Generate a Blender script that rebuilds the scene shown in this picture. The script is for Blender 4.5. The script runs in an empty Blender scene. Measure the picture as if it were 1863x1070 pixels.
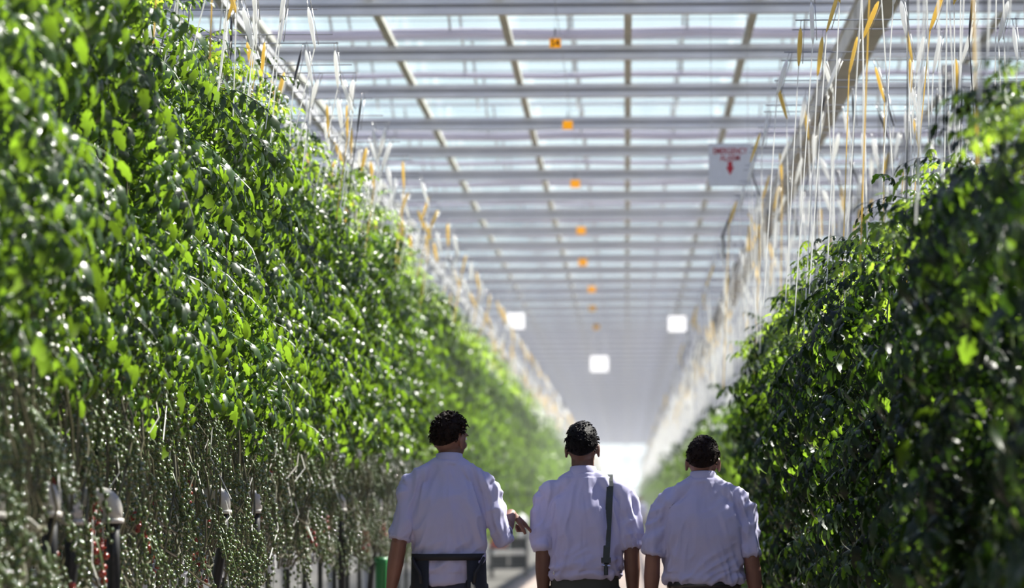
import bpy, bmesh, math, random
import numpy as np
from mathutils import Vector, Matrix, Euler, noise

# ------------------------------------------------------------------ scene, camera, light
SC = bpy.context.scene
COL = SC.collection
F = 8080.0                      # focal length in pixels of the 1863 px wide frame
CAMZ = 1.34
VX, VY = 1140.0, 920.0

cam_d = bpy.data.cameras.new('camera')
cam = bpy.data.objects.new('camera', cam_d)
COL.objects.link(cam)
cam.location = (0, 0, CAMZ)
cam.rotation_euler = (math.radians(90), math.radians(0.35), 0)
cam_d.sensor_width = 36
cam_d.lens = F / 1863 * 36
cam_d.shift_x = -(VX - 931.5) / 1863
cam_d.shift_y = (VY - 535) / 1863
cam_d.clip_start = 0.5
cam_d.clip_end = 2000
cam_d.dof.use_dof = True
cam_d.dof.focus_distance = 22.5
cam_d.dof.aperture_fstop = 3.2
SC.camera = cam

w = bpy.data.worlds.new('sky')
SC.world = w
w.use_nodes = True
nt = w.node_tree
nt.nodes.clear()
tc = nt.nodes.new('ShaderNodeTexCoord')
sx = nt.nodes.new('ShaderNodeSeparateXYZ')
rp = nt.nodes.new('ShaderNodeValToRGB')
bg = nt.nodes.new('ShaderNodeBackground')
ow = nt.nodes.new('ShaderNodeOutputWorld')
nt.links.new(tc.outputs['Generated'], sx.inputs[0])
nt.links.new(sx.outputs['Z'], rp.inputs[0])
nt.links.new(rp.outputs[0], bg.inputs[0])
nt.links.new(bg.outputs[0], ow.inputs[0])
cr = rp.color_ramp
cr.elements[0].position = 0.0
cr.elements[0].color = (0.92, 0.97, 1.0, 1)
cr.elements[1].position = 1.0
cr.elements[1].color = (0.12, 0.16, 0.40, 1)
e = cr.elements.new(0.12); e.color = (0.86, 0.96, 1.0, 1)
e = cr.elements.new(0.40); e.color = (0.27, 0.34, 0.64, 1)
bg.inputs[1].default_value = 1.6

SUN_AZ, SUN_EL = 52.0, 47.0     # degrees to the right of the view direction, elevation
sun_d = bpy.data.lights.new('sun', 'SUN')
sun = bpy.data.objects.new('sun', sun_d)
COL.objects.link(sun)
sdir = Vector((math.sin(math.radians(SUN_AZ)) * math.cos(math.radians(SUN_EL)),
               math.cos(math.radians(SUN_AZ)) * math.cos(math.radians(SUN_EL)),
               math.sin(math.radians(SUN_EL))))
sun.rotation_euler = sdir.to_track_quat('Z', 'Y').to_euler()
sun.location = (20, 20, 30)
sun_d.energy = 19.0
sun_d.angle = math.radians(0.6)
sun_d.color = (1.0, 0.95, 0.86)

SC.view_settings.view_transform = 'Standard'
SC.view_settings.look = 'None'
SC.view_settings.gamma = 1
SC.view_settings.use_curve_mapping = False
SC.view_settings.exposure = -0.25
SC.cycles.max_bounces = 8
SC.cycles.diffuse_bounces = 3
SC.cycles.glossy_bounces = 2
SC.cycles.transmission_bounces = 4
SC.cycles.transparent_max_bounces = 64
SC.cycles.caustics_reflective = False
SC.cycles.caustics_refractive = False
SC.cycles.sample_clamp_indirect = 4

RNG = random.Random(11)


def P(px, py, d):
    """pixel of the 1863x1070 frame at depth d -> world point (measuring aid)"""
    return Vector(((px - VX) * d / F, d, CAMZ + (VY - py) * d / F))


# ------------------------------------------------------------------ materials
def mat(name, color, rough=0.5, metal=0.0, spec=0.5, var=0.0, vscale=20.0, bump=0.0, bscale=60.0,
        objvar=0.0, emit=None, estr=0.0, sheen=0.0, stretch=None):
    m = bpy.data.materials.new(name)
    m.use_nodes = True
    n = m.node_tree
    b = n.nodes['Principled BSDF']
    b.inputs['Base Color'].default_value = (*color, 1)
    b.inputs['Roughness'].default_value = rough
    b.inputs['Metallic'].default_value = metal
    b.inputs['Specular IOR Level'].default_value = spec
    b.inputs['Sheen Weight'].default_value = sheen
    if emit:
        b.inputs['Emission Color'].default_value = (*emit, 1)
        b.inputs['Emission Strength'].default_value = estr
    t = n.nodes.new('ShaderNodeTexCoord')
    src = t.outputs['Object']
    if stretch:
        mp = n.nodes.new('ShaderNodeMapping')
        mp.inputs['Scale'].default_value = stretch
        n.links.new(src, mp.inputs[0])
        src = mp.outputs[0]
    if var > 0:
        no = n.nodes.new('ShaderNodeTexNoise')
        no.inputs['Scale'].default_value = vscale
        no.inputs['Detail'].default_value = 4
        n.links.new(src, no.inputs['Vector'])
        hs = n.nodes.new('ShaderNodeHueSaturation')
        hs.inputs['Color'].default_value = (*color, 1)
        mr = n.nodes.new('ShaderNodeMapRange')
        mr.inputs['To Min'].default_value = 1 - var
        mr.inputs['To Max'].default_value = 1 + var
        mr.inputs['From Min'].default_value = 0.3
        mr.inputs['From Max'].default_value = 0.7
        n.links.new(no.outputs[0], mr.inputs[0])
        n.links.new(mr.outputs[0], hs.inputs['Value'])
        n.links.new(hs.outputs[0], b.inputs['Base Color'])
    if bump > 0:
        nb = n.nodes.new('ShaderNodeTexNoise')
        nb.inputs['Scale'].default_value = bscale
        n.links.new(src, nb.inputs['Vector'])
        bp = n.nodes.new('ShaderNodeBump')
        bp.inputs['Strength'].default_value = bump
        bp.inputs['Distance'].default_value = 0.01
        n.links.new(nb.outputs[0], bp.inputs['Height'])
        n.links.new(bp.outputs[0], b.inputs['Normal'])
    return m


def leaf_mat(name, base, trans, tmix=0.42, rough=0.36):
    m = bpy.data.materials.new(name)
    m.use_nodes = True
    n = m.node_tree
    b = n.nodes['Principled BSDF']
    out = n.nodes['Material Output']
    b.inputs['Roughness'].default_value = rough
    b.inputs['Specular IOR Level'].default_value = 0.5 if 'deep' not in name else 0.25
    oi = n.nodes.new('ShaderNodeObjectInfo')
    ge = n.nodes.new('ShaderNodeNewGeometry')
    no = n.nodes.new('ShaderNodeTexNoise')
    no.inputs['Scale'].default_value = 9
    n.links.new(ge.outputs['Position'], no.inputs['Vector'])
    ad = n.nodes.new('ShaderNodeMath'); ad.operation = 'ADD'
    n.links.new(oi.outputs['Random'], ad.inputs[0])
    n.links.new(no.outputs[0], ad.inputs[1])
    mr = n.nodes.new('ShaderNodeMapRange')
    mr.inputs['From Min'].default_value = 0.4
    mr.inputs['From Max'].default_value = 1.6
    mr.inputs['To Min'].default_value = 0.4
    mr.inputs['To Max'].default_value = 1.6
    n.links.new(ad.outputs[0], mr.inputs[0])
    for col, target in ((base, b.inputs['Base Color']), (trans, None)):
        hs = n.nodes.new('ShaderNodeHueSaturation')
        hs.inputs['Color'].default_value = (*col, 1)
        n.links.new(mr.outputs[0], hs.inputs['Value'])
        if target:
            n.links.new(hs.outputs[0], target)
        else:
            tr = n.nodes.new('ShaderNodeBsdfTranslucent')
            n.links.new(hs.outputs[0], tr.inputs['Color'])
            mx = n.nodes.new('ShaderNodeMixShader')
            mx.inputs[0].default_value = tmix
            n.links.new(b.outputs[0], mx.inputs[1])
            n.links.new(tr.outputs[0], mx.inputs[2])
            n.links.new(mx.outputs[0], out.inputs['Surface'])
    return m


def glass_mat(name, tint):
    m = bpy.data.materials.new(name)
    m.use_nodes = True
    n = m.node_tree
    n.nodes.remove(n.nodes['Principled BSDF'])
    out = n.nodes['Material Output']
    tr = n.nodes.new('ShaderNodeBsdfTransparent')
    tr.inputs[0].default_value = (*tint, 1)
    gl = n.nodes.new('ShaderNodeBsdfGlossy')
    gl.inputs['Roughness'].default_value = 0.08
    lw = n.nodes.new('ShaderNodeLayerWeight')
    lw.inputs['Blend'].default_value = 0.5
    pw = n.nodes.new('ShaderNodeMath'); pw.operation = 'POWER'; pw.inputs[1].default_value = 6
    n.links.new(lw.outputs['Facing'], pw.inputs[0])
    fr = n.nodes.new('ShaderNodeMath'); fr.operation = 'MULTIPLY_ADD'
    n.links.new(pw.outputs[0], fr.inputs[0]); fr.inputs[1].default_value = 0.35; fr.inputs[2].default_value = 0.02
    mx = n.nodes.new('ShaderNodeMixShader')
    n.links.new(fr.outputs[0], mx.inputs[0])
    n.links.new(tr.outputs[0], mx.inputs[1])
    n.links.new(gl.outputs[0], mx.inputs[2])
    n.links.new(mx.outputs[0], out.inputs['Surface'])
    return m


def cloth_mat(name, col, tcol, tmix=0.2):
    m = mat(name, col, rough=0.85, spec=0.2, bump=0.15, bscale=400, sheen=0.1)
    n = m.node_tree
    b = n.nodes['Principled BSDF']
    out = n.nodes['Material Output']
    tr = n.nodes.new('ShaderNodeBsdfTranslucent')
    tr.inputs[0].default_value = (*tcol, 1)
    mx = n.nodes.new('ShaderNodeMixShader')
    mx.inputs[0].default_value = tmix
    n.links.new(b.outputs[0], mx.inputs[1])
    n.links.new(tr.outputs[0], mx.inputs[2])
    n.links.new(mx.outputs[0], out.inputs['Surface'])
    return m


M = {}
M['leaf'] = leaf_mat('leaf_green', (0.016, 0.040, 0.008), (0.30, 0.52, 0.03), 0.26, 0.33)
M['leaf_shaded'] = leaf_mat('leaf_deep_shade', (0.005, 0.015, 0.004), (0.08, 0.19, 0.010), 0.12, 0.45)  # same leaf for right rows and row interiors, their shade put into the colour
M['leaf_tip'] = leaf_mat('leaf_young_green', (0.06, 0.12, 0.015), (0.42, 0.62, 0.05), 0.42, 0.38)
M['stem'] = mat('vine_stem', (0.10, 0.14, 0.05), 0.45, var=0.35, vscale=14)
M['oldstem'] = mat('old_vine_stem', (0.085, 0.08, 0.045), 0.32, var=0.4, vscale=10)
M['fruit_green'] = mat('fruit_green', (0.055, 0.085, 0.012), 0.14, spec=0.9, var=0.3, vscale=9)
M['fruit_red'] = mat('fruit_red', (0.22, 0.022, 0.010), 0.18, spec=0.6, var=0.2, vscale=9)
M['concrete'] = mat('path_concrete', (0.31, 0.24, 0.205), 0.8, var=0.18, vscale=0.9, bump=0.2, bscale=30)
M['soil'] = mat('ground_cover', (0.075, 0.07, 0.06), 0.9, var=0.3, vscale=2)
M['alu'] = mat('aluminium', (0.74, 0.74, 0.74), 0.42, metal=0.0, var=0.08, vscale=3)
M['galv'] = mat('galvanised_steel', (0.74, 0.75, 0.78), 0.5, metal=0.0, var=0.12, vscale=2)
M['bar'] = mat('bar_steel', (0.50, 0.50, 0.44), 0.5, metal=0.0, var=0.15, vscale=3)
M['beamtan'] = mat('beam_beige', (0.52, 0.50, 0.45), 0.6, var=0.15, vscale=1.5)
M['web'] = mat('web_steel', (0.38, 0.38, 0.42), 0.55, metal=0.2, var=0.1, vscale=3)
M['wire'] = mat('wire_steel', (0.35, 0.36, 0.38), 0.4, metal=0.6)
M['screen'] = cloth_mat('shade_screen', (0.56, 0.54, 0.60), (0.6, 0.58, 0.65), 0.45)
M['glass'] = glass_mat('roof_glass', (0.965, 0.985, 0.985))
M['colsteel'] = mat('column_steel', (0.42, 0.42, 0.43), 0.5, var=0.1, vscale=3)
M['white'] = mat('white_plastic', (0.46, 0.44, 0.40), 0.4, var=0.06, vscale=6)
M['slab'] = mat('slab_film', (0.42, 0.42, 0.44), 0.35, var=0.08, vscale=6)
M['black'] = mat('black_rubber', (0.012, 0.012, 0.013), 0.45, spec=0.4)
M['beige'] = mat('beige_pipe', (0.35, 0.31, 0.24), 0.5, var=0.1)
M['string'] = cloth_mat('white_string', (0.9, 0.9, 0.87), (0.95, 0.95, 0.92), 0.5)
M['ystring'] = cloth_mat('yellow_string', (0.88, 0.70, 0.26), (0.98, 0.78, 0.26), 0.5)
M['gstring'] = mat('dark_string', (0.05, 0.05, 0.05), 0.6)
M['hookwire'] = mat('hook_wire', (0.45, 0.45, 0.45), 0.35, metal=0.6)
M['orange'] = cloth_mat('orange_card', (0.94, 0.58, 0.03), (0.98, 0.62, 0.03), 0.5)
M['ink'] = mat('dark_print', (0.08, 0.015, 0.01), 0.6)
M['signwhite'] = mat('sign_white', (0.62, 0.64, 0.68), 0.45, var=0.03)
M['red'] = mat('sign_red', (0.42, 0.012, 0.03), 0.5)
M['crate'] = mat('dark_crate', (0.03, 0.035, 0.035), 0.5)
M['sack'] = mat('pale_sack', (0.62, 0.60, 0.66), 0.7, var=0.1)
M['redcrate'] = mat('red_plastic', (0.70, 0.05, 0.03), 0.4)
M['greenplastic'] = mat('green_plastic', (0.015, 0.16, 0.04), 0.4)
M['lamp'] = mat('lamp_face', (0.9, 0.9, 0.9), 0.4, emit=(1, 0.98, 0.96), estr=1.3)
M['shirt'] = cloth_mat('white_shirt', (0.50, 0.49, 0.70), (0.8, 0.78, 0.8), 0.12)
M['skin'] = mat('skin', (0.20, 0.095, 0.068), 0.5, var=0.08, vscale=12)
M['skin2'] = mat('skin_tan', (0.13, 0.062, 0.042), 0.5, var=0.08, vscale=12)
M['lip'] = mat('lip', (0.30, 0.09, 0.08), 0.5)
M['eye'] = mat('eye_white', (0.8, 0.8, 0.78), 0.2)
M['hair_brown'] = mat('hair_dark_brown', (0.013, 0.007, 0.005), 0.6, spec=0.12, var=0.4, vscale=50, bump=0.5, bscale=220, stretch=(1, 1, 0.25))
M['hair_black'] = mat('hair_black', (0.005, 0.004, 0.005), 0.48, spec=0.10, var=0.3, vscale=50, bump=0.5, bscale=220, stretch=(1, 1, 0.25))
M['navy'] = mat('navy_cloth', (0.018, 0.020, 0.038), 0.75, sheen=0.1)
M['blackcloth'] = mat('black_cloth', (0.010, 0.010, 0.013), 0.7)
M['olive'] = mat('dark_olive_cloth', (0.035, 0.038, 0.030), 0.75)
M['leather'] = mat('black_leather', (0.012, 0.011, 0.011), 0.3, spec=0.6)
M['chrome'] = mat('chrome', (0.7, 0.7, 0.7), 0.2, metal=1)
M['strapcloth'] = mat('strap_webbing', (0.035, 0.045, 0.045), 0.7)
M['thread'] = mat('seam_thread', (0.55, 0.54, 0.62), 0.8)


# ------------------------------------------------------------------ mesh helpers
class MB:
    """collects simple shapes (numpy) and links them as ONE mesh"""

    def __init__(s):
        s.v, s.f, s.n = [], [], 0
        s.mi = []

    def add(s, verts, faces, mi=0):
        s.v.append(np.asarray(verts, dtype=np.float64).reshape(-1, 3))
        s.f.extend([tuple(i + s.n for i in f) for f in faces])
        s.mi.extend([mi] * len(faces))
        s.n += len(s.v[-1])

    def box(s, x0, x1, y0, y1, z0, z1, mi=0):
        v = [(x0, y0, z0), (x1, y0, z0), (x1, y1, z0), (x0, y1, z0), (x0, y0, z1), (x1, y0, z1), (x1, y1, z1), (x0, y1, z1)]
        s.add(v, [(0, 3, 2, 1), (4, 5, 6, 7), (0, 1, 5, 4), (1, 2, 6, 5), (2, 3, 7, 6), (3, 0, 4, 7)], mi)

    def tube(s, pts, r, n=6, mi=0, caps=True, sq=(1, 1)):
        pts = [Vector(p) for p in pts]
        k = len(pts)
        rs = r if isinstance(r, (list, tuple)) else [r] * k
        vs = []
        prev = None
        for i, p in enumerate(pts):
            if i == 0: t = pts[1] - pts[0]
            elif i == k - 1: t = pts[-1] - pts[-2]
            else: t = pts[i + 1] - pts[i - 1]
            t = t.normalized() if t.length > 1e-9 else Vector((0, 0, 1))
            if prev is None:
                a = Vector((1, 0, 0)) if abs(t.x) < 0.9 else Vector((0, 1, 0))
                u = (a - t * a.dot(t)).normalized()
            else:
                u = prev - t * prev.dot(t)
                u = u.normalized() if u.length > 1e-6 else Vector((1, 0, 0))
            prev = u
            q = t.cross(u)
            for j in range(n):
                an = 2 * math.pi * j / n
                vs.append(p + u * (math.cos(an) * rs[i] * sq[0]) + q * (math.sin(an) * rs[i] * sq[1]))
        fs = []
        for i in range(k - 1):
            for j in range(n):
                a, b = i * n + j, i * n + (j + 1) % n
                fs.append((a, b, b + n, a + n))
        if caps:
            fs.append(tuple(range(n - 1, -1, -1)))
            fs.append(tuple((k - 1) * n + j for j in range(n)))
        s.add([tuple(v) for v in vs], fs, mi)

    def ell(s, c, r, seg=12, rings=8, rot=None, mi=0):
        vs = [(0, 0, 1)]
        for i in range(1, rings):
            th = math.pi * i / rings
            for j in range(seg):
                ph = 2 * math.pi * j / seg
                vs.append((math.sin(th) * math.cos(ph), math.sin(th) * math.sin(ph), math.cos(th)))
        vs.append((0, 0, -1))
        vs = np.array(vs) * np.array(r)
        if rot is not None:
            vs = vs @ np.array(rot.to_3x3()).T
        vs = vs + np.array(c)
        fs = []
        for j in range(seg):
            fs.append((0, 1 + j, 1 + (j + 1) % seg))
            for i in range(rings - 2):
                a = 1 + i * seg + j
                b = 1 + i * seg + (j + 1) % seg
                fs.append((a, a + seg, b + seg, b))
            L = len(vs) - 1
            fs.append((L, 1 + (rings - 2) * seg + (j + 1) % seg, 1 + (rings - 2) * seg + j))
        s.add(vs, fs, mi)

    def loft(s, rings, n=28, mi=0, cap0=True, cap1=True):
        """rings: (z, cx, cy, rx, ry[, power])"""
        vs, fs = [], []
        for R in rings:
            z, cx, cy, rx, ry = R[:5]
            p = R[5] if len(R) > 5 else 2.3
            for j in range(n):
                a = 2 * math.pi * j / n
                c_, s_ = math.cos(a), math.sin(a)
                vs.append((cx + rx * math.copysign(abs(c_) ** (2 / p), c_), cy + ry * math.copysign(abs(s_) ** (2 / p), s_), z))
        k = len(rings)
        for i in range(k - 1):
            for j in range(n):
                a, b = i * n + j, i * n + (j + 1) % n
                fs.append((a, b, b + n, a + n))
        if cap0: fs.append(tuple(range(n - 1, -1, -1)))
        if cap1: fs.append(tuple((k - 1) * n + j for j in range(n)))
        s.add(vs, fs, mi)

    def mesh(s, name, mats, smooth=False):
        me = bpy.data.meshes.new(name)
        v = np.concatenate(s.v)
        me.from_pydata([tuple(x) for x in v], [], s.f)
        for m in (mats if isinstance(mats, (list, tuple)) else [mats]):
            me.materials.append(m)
        if any(s.mi):
            me.polygons.foreach_set('material_index', s.mi)
        if smooth:
            me.polygons.foreach_set('use_smooth', [True] * len(me.polygons))
        me.update()
        return me

    def build(s, name, mats, parent=None, smooth=False):
        return link(name, s.mesh(name, mats, smooth), parent)


def link(name, me, parent=None, mw=None):
    o = bpy.data.objects.new(name, me)
    COL.objects.link(o)
    if parent is not None:
        o.parent = parent
    if mw is not None:
        o.matrix_basis = mw
    return o


def tag(o, label=None, cat=None, group=None, kind=None):
    if label: o['label'] = label
    if cat: o['category'] = cat
    if group: o['group'] = group
    if kind: o['kind'] = kind
    return o


def empty(name, loc, rz=0):
    o = bpy.data.objects.new(name, None)
    COL.objects.link(o)
    o.empty_display_size = 0.1
    o.location = loc
    o.rotation_euler = (0, 0, rz)
    return o


ORD = ['first', 'second', 'third', 'fourth', 'fifth', 'sixth', 'seventh', 'eighth', 'ninth', 'tenth', 'eleventh', 'twelfth',
       'thirteenth', 'fourteenth', 'fifteenth', 'sixteenth', 'seventeenth', 'eighteenth', 'nineteenth', 'twentieth']
TENS = {2: 'twenty', 3: 'thirty', 4: 'forty', 5: 'fifty', 6: 'sixty', 7: 'seventy'}


def nth(i):
    i += 1
    if i <= 20: return ORD[i - 1]
    t, u = divmod(i, 10)
    if u == 0: return {3: 'thirtieth', 4: 'fortieth', 5: 'fiftieth', 6: 'sixtieth', 7: 'seventieth'}[t]
    return TENS[t] + '-' + ORD[u - 1]


# ------------------------------------------------------------------ setting: floor, roof, end wall
def structure():
    m = MB(); m.box(-1.95, 1.3, -6, 330, -0.08, 0.0)
    tag(m.build('floor', M['concrete']), 'long pink-grey concrete path between the two rows of tomato plants', kind='structure')
    m = MB(); m.box(-60, 60, -30, 420, -0.16, -0.02)
    tag(m.build('ground', M['soil']), 'dark ground cover under the tomato rows', kind='structure')

    roof = empty('ceiling', (0, 0, 0))
    tag(roof, 'glass greenhouse roof of cross gutters, lengthwise bars and panes', kind='structure')
    ZB = CAMZ + 4.42            # centre height of the cross beams
    X0, X1 = -14.4, 14.4
    Y0 = 39.3 - 4 * 11
    nb = int((322 - Y0) / 4)
    # cross beams (gutters)
    b = MB()
    b.box(X0, X1, -0.07, 0.07, 0.022, 0.072, 0)
    b.box(X0, X1, -0.03, 0.04, -0.012, 0.022, 1)
    b.box(X0, X1, -0.06, 0.06, -0.072, -0.012, 0)
    bme = b.mesh('cross_beam', [M['galv'], M['web']])
    for k in range(nb):
        link('cross_beam', bme, roof, Matrix.Translation((0, Y0 + 4 * k, ZB)))
    # lengthwise bars lying on the beams
    b = MB(); b.box(-0.036, 0.036, Y0, 322, 0.072, 0.125)
    bme = b.mesh('roof_bar', M['bar'])
    xs = []
    x = 0.04 - 1.15 * 12
    while x < X1:
        xs.append(x)
        link('roof_bar', bme, roof, Matrix.Translation((x, 0, ZB)))
        x += 1.15
    # panes: two slopes for each bay
    zg, rise = 0.14, 0.62
    def slope(name, k, x0, x1, down, parent, mb=None):
        y = Y0 + 4 * k
        a, c = (y + 2, y + 4) if down else (y, y + 2)
        za, zc = (zg + rise, zg) if down else (zg, zg + rise)
        v = [(x0, a, ZB + za), (x1, a, ZB + za), (x1, c, ZB + zc), (x0, c, ZB + zc)]
        v += [(p[0], p[1], p[2] + 0.005) for p in v]
        f = [(0, 3, 2, 1), (4, 5, 6, 7), (0, 1, 5, 4), (1, 2, 6, 5), (2, 3, 7, 6), (3, 0, 4, 7)]
        if mb is not None:
            mb.add(v[:4], f[:1])
        else:
            q = MB(); q.add(v, f); q.build(name, M['glass'], parent)
    rest = MB()
    n_p = 0
    for k in range(nb):
        for i in range(len(xs) - 1):
            near = 10 <= k < 22 and abs(xs[i] + 0.6) < (6.5 if k < 16 else 9.0) and n_p < 170
            slopes_x = (xs[i] + 0.03, xs[i + 1] - 0.03)
            if near:
                slope('pane', k, *slopes_x, True, roof); n_p += 1
                slope('', k, *slopes_x, False, None, rest)
            else:
                slope('', k, *slopes_x, True, None, rest)
                slope('', k, *slopes_x, False, None, rest)
    tag(rest.build('pane_field', M['glass'], roof), kind='stuff')
    # glazing bars on the slopes, ridges
    g = MB()
    for k in range(8, 34):
        y = Y0 + 4 * k
        for i in range(len(xs) - 1):
            for xx in (xs[i] + 0.575,):
                g.tube([(xx, y + 2, ZB + zg + rise), (xx, y + 4, ZB + zg + 0.02)], 0.014, 4)
        
    tag(g.build('glazing_bars', M['alu'], roof), kind='stuff')
    b = MB(); b.box(X0, X1, -0.025, 0.025, zg + rise - 0.012, zg + rise + 0.03)
    rme = b.mesh('ridge', M['alu'])
    for k in range(nb):
        link('ridge', rme, roof, Matrix.Translation((0, Y0 + 4 * k + 2, ZB)))
    # screen wires crossing each bay
    b = MB(); b.tube([(X0, 0, 0), (X1, 0, 0)], 0.0035, 4)
    wme = b.mesh('screen_wire', M['wire'])
    for k in range(10, 30):
        for dy, dz in ((1.9, 0.22), (2.9, 0.20), (3.4, 0.16)):
            link('screen_wire', wme, roof, Matrix.Translation((0, Y0 + 4 * k + dy, ZB + dz + RNG.uniform(-0.01, 0.01))))
    # folded shade screens resting on some beams
    for k in range(10, nb):
        sz = {10: 0.05, 11: 0.0, 12: 0.05, 13: 0.03, 14: 0.0, 15: 0.055, 16: 0.03, 17: 0.04}.get(k, 0.03 + 0.012 * ((k * 7) % 3))
        if sz < 0.02: continue
        b = MB()
        pts = []
        for i in range(41):
            xx = X0 + (X1 - X0) * i / 40
            pts.append((xx, 0, 0.012 * math.sin(i * 1.9 + k)))
        b.tube(pts, sz, 8, sq=(1, 1))
        o = b.build('shade_screen', M['screen'], roof, smooth=True)
        o.location = (0, Y0 + 4 * k - 0.10 - sz, ZB + 0.125 + sz)
    # long beams beside the path
    for x, zz, wd, hh, ma, lab in ((2.12, 5.52, 0.13, 0.20, 'beamtan', 'wide beige lengthwise roof beam over the plants right of the path'),
                                   (-3.25, 5.44, 0.035, 0.07, 'galv', 'slim grey lengthwise roof pipe over the plants left of the path')):
        b = MB()
        b.box(x - wd, x + wd, Y0, 322, zz - hh / 2, zz + hh / 2)
        b.box(x - wd - 0.02, x + wd + 0.02, Y0, 322, zz + hh / 2, zz + hh / 2 + 0.02)
        for y in range(int(Y0) + 2, 320, 8):
            b.box(x - wd - 0.015, x + wd + 0.015, y, y + 0.12, zz - hh / 2 - 0.02, zz + hh / 2)
            b.tube([(x, y, zz), (x, y, ZB - 0.1)], 0.015, 5)
        tag(b.build('lengthwise_beam', M[ma]), lab, 'beam')
    # columns
    for side, xc in ((1, 3.3), (-1, -4.0)):
        i = 0
        for y in np.arange(20.0, 320, 8.0):
            b = MB()
            b.box(xc - 0.045, xc + 0.045, y - 0.06, y + 0.06, 0, ZB - 0.072)
            b.box(xc - 0.11, xc + 0.11, y - 0.11, y + 0.11, -0.02, 0.02)
            b.box(xc - 0.16, xc + 0.16, y - 0.05, y + 0.05, ZB - 0.15, ZB - 0.072)
            o = b.build('column', M['colsteel'])
            tag(o, 'grey steel column, %s along the %s rows' % (nth(i), 'right' if side > 0 else 'left'), kind='structure')
            i += 1
    # black cables hanging beside the column right of the path
    for i, (x, y) in enumerate(((3.16, 43.9), (3.21, 44.1), (2.5, 43.6))):
        q = MB(); q.tube([(x, y, ZB - 0.07), (x + 0.01, y, 4.0), (x - 0.01, y, 2.4), (x, y, 0.0)], 0.014 if i < 2 else 0.007, 6)
        tag(q.build('cable', M['black'], None, True), ('thick black cable hanging just left of the grey column', 'thick black cable hanging against the grey column', 'thin black cable hanging well left of the grey column')[i], 'cable', 'black cables over the right rows')
    # end wall
    wb = empty('wall_back', (0, 322, 0))
    tag(wb, 'glazed end wall of the greenhouse beyond the path', kind='structure')
    fr = MB()
    for i in range(-12, 13):
        if i % 1 == 0 and abs(i * 2.0) <= 24:
            fr.box(i * 2.0 - 0.05, i * 2.0 + 0.05, -0.05, 0.05, 0, 7.0)
    for z in (0.0, 2.5, 4.6, 6.9):
        fr.box(-24, 24, -0.04, 0.04, z, z + 0.10)
    fr.build('wall_frame', M['alu'], wb)
    for i in range(-5, 5):
        for z0, z1 in ((0.1, 2.5), (2.6, 4.6), (4.7, 6.9)):
            if z0 < 1 and i in (-1, 0): continue
            p = MB(); p.box(i * 2 + 0.05, i * 2 + 1.95, -0.006, 0.0, z0, z1)
            p.build('pane', M['glass'], wb)
    for i in (-1, 0):
        d = MB(); d.box(i * 2 + 0.06, i * 2 + 1.94, -0.03, 0.03, 0.12, 0.5); d.box(i * 2 + 0.06, i * 2 + 0.16, -0.03, 0.03, 0.5, 2.45)
        d.box(i * 2 + 1.84, i * 2 + 1.94, -0.03, 0.03, 0.5, 2.45); d.box(i * 2 + 0.06, i * 2 + 1.94, -0.03, 0.03, 2.35, 2.45)
        o = d.build('door_%d' % (i + 2), M['white']); o.location = (0, 321.9, 0)
        tag(o, 'white framed sliding door leaf in the end wall', kind='structure')
        g = MB(); g.box(i * 2 + 0.16, i * 2 + 1.84, -0.005, 0.005, 0.5, 2.35); g.build('pane', M['glass'], o)
        h = MB(); h.box(i * 2 + (1.75 if i < 0 else 0.2), i * 2 + (1.79 if i < 0 else 0.24), -0.08, -0.03, 1.0, 1.3); h.build('door_handle', M['galv'], o)


structure()


def haze():
    m = bpy.data.materials.new('moist_air'); m.use_nodes = True
    n = m.node_tree
    n.nodes.remove(n.nodes['Principled BSDF'])
    v = n.nodes.new('ShaderNodeVolumeScatter')
    v.inputs['Color'].default_value = (0.97, 0.98, 1.0, 1)
    v.inputs['Density'].default_value = 0.0013
    v.inputs['Anisotropy'].default_value = 0.35
    n.links.new(v.outputs[0], n.nodes['Material Output'].inputs['Volume'])
    b = MB(); b.box(-14.3, 14.3, 40, 321.5, 0.02, 5.6)
    tag(b.build('haze', m), 'faint moist haze filling the far part of the greenhouse', kind='stuff')


haze()


# ------------------------------------------------------------------ leaves and plants
def leaflet(mb, base, dirv, up, L, W, droop, fold, st, rng, mi=0):
    side = up.cross(dirv).normalized()
    vs, fs = [], []
    n = st
    for i in range(n + 1):
        s = i / n
        wd = W * (math.sin(math.pi * min(1, s ** 0.75)) ** 0.8) if 0 < s < 1 else 0.0
        if 0 < i < n: wd *= rng.uniform(0.85, 1.15) * (1.2 if i % 2 else 0.78)
        c = base + dirv * (L * s * (1 - 0.22 * s * droop)) - up * (L * droop * 0.75 * s * s)
        if wd == 0:
            vs.append(c)
        else:
            e = up * (wd * fold)
            vs.extend([c + side * wd - e, c, c - side * wd - e])
    # indices
    idx = []
    k = 0
    for i in range(n + 1):
        if i == 0 or i == n:
            idx.append((k, k, k)); k += 1
        else:
            idx.append((k, k + 1, k + 2)); k += 3
    for i in range(n):
        a, b = idx[i], idx[i + 1]
        for j in (0, 1):
            q = [a[j], a[j + 1], b[j + 1], b[j]]
            q2 = []
            for t in q:
                if t not in q2: q2.append(t)
            if len(q2) >= 3: fs.append(tuple(q2))
    mb.add([tuple(v) for v in vs], fs, mi)


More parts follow.
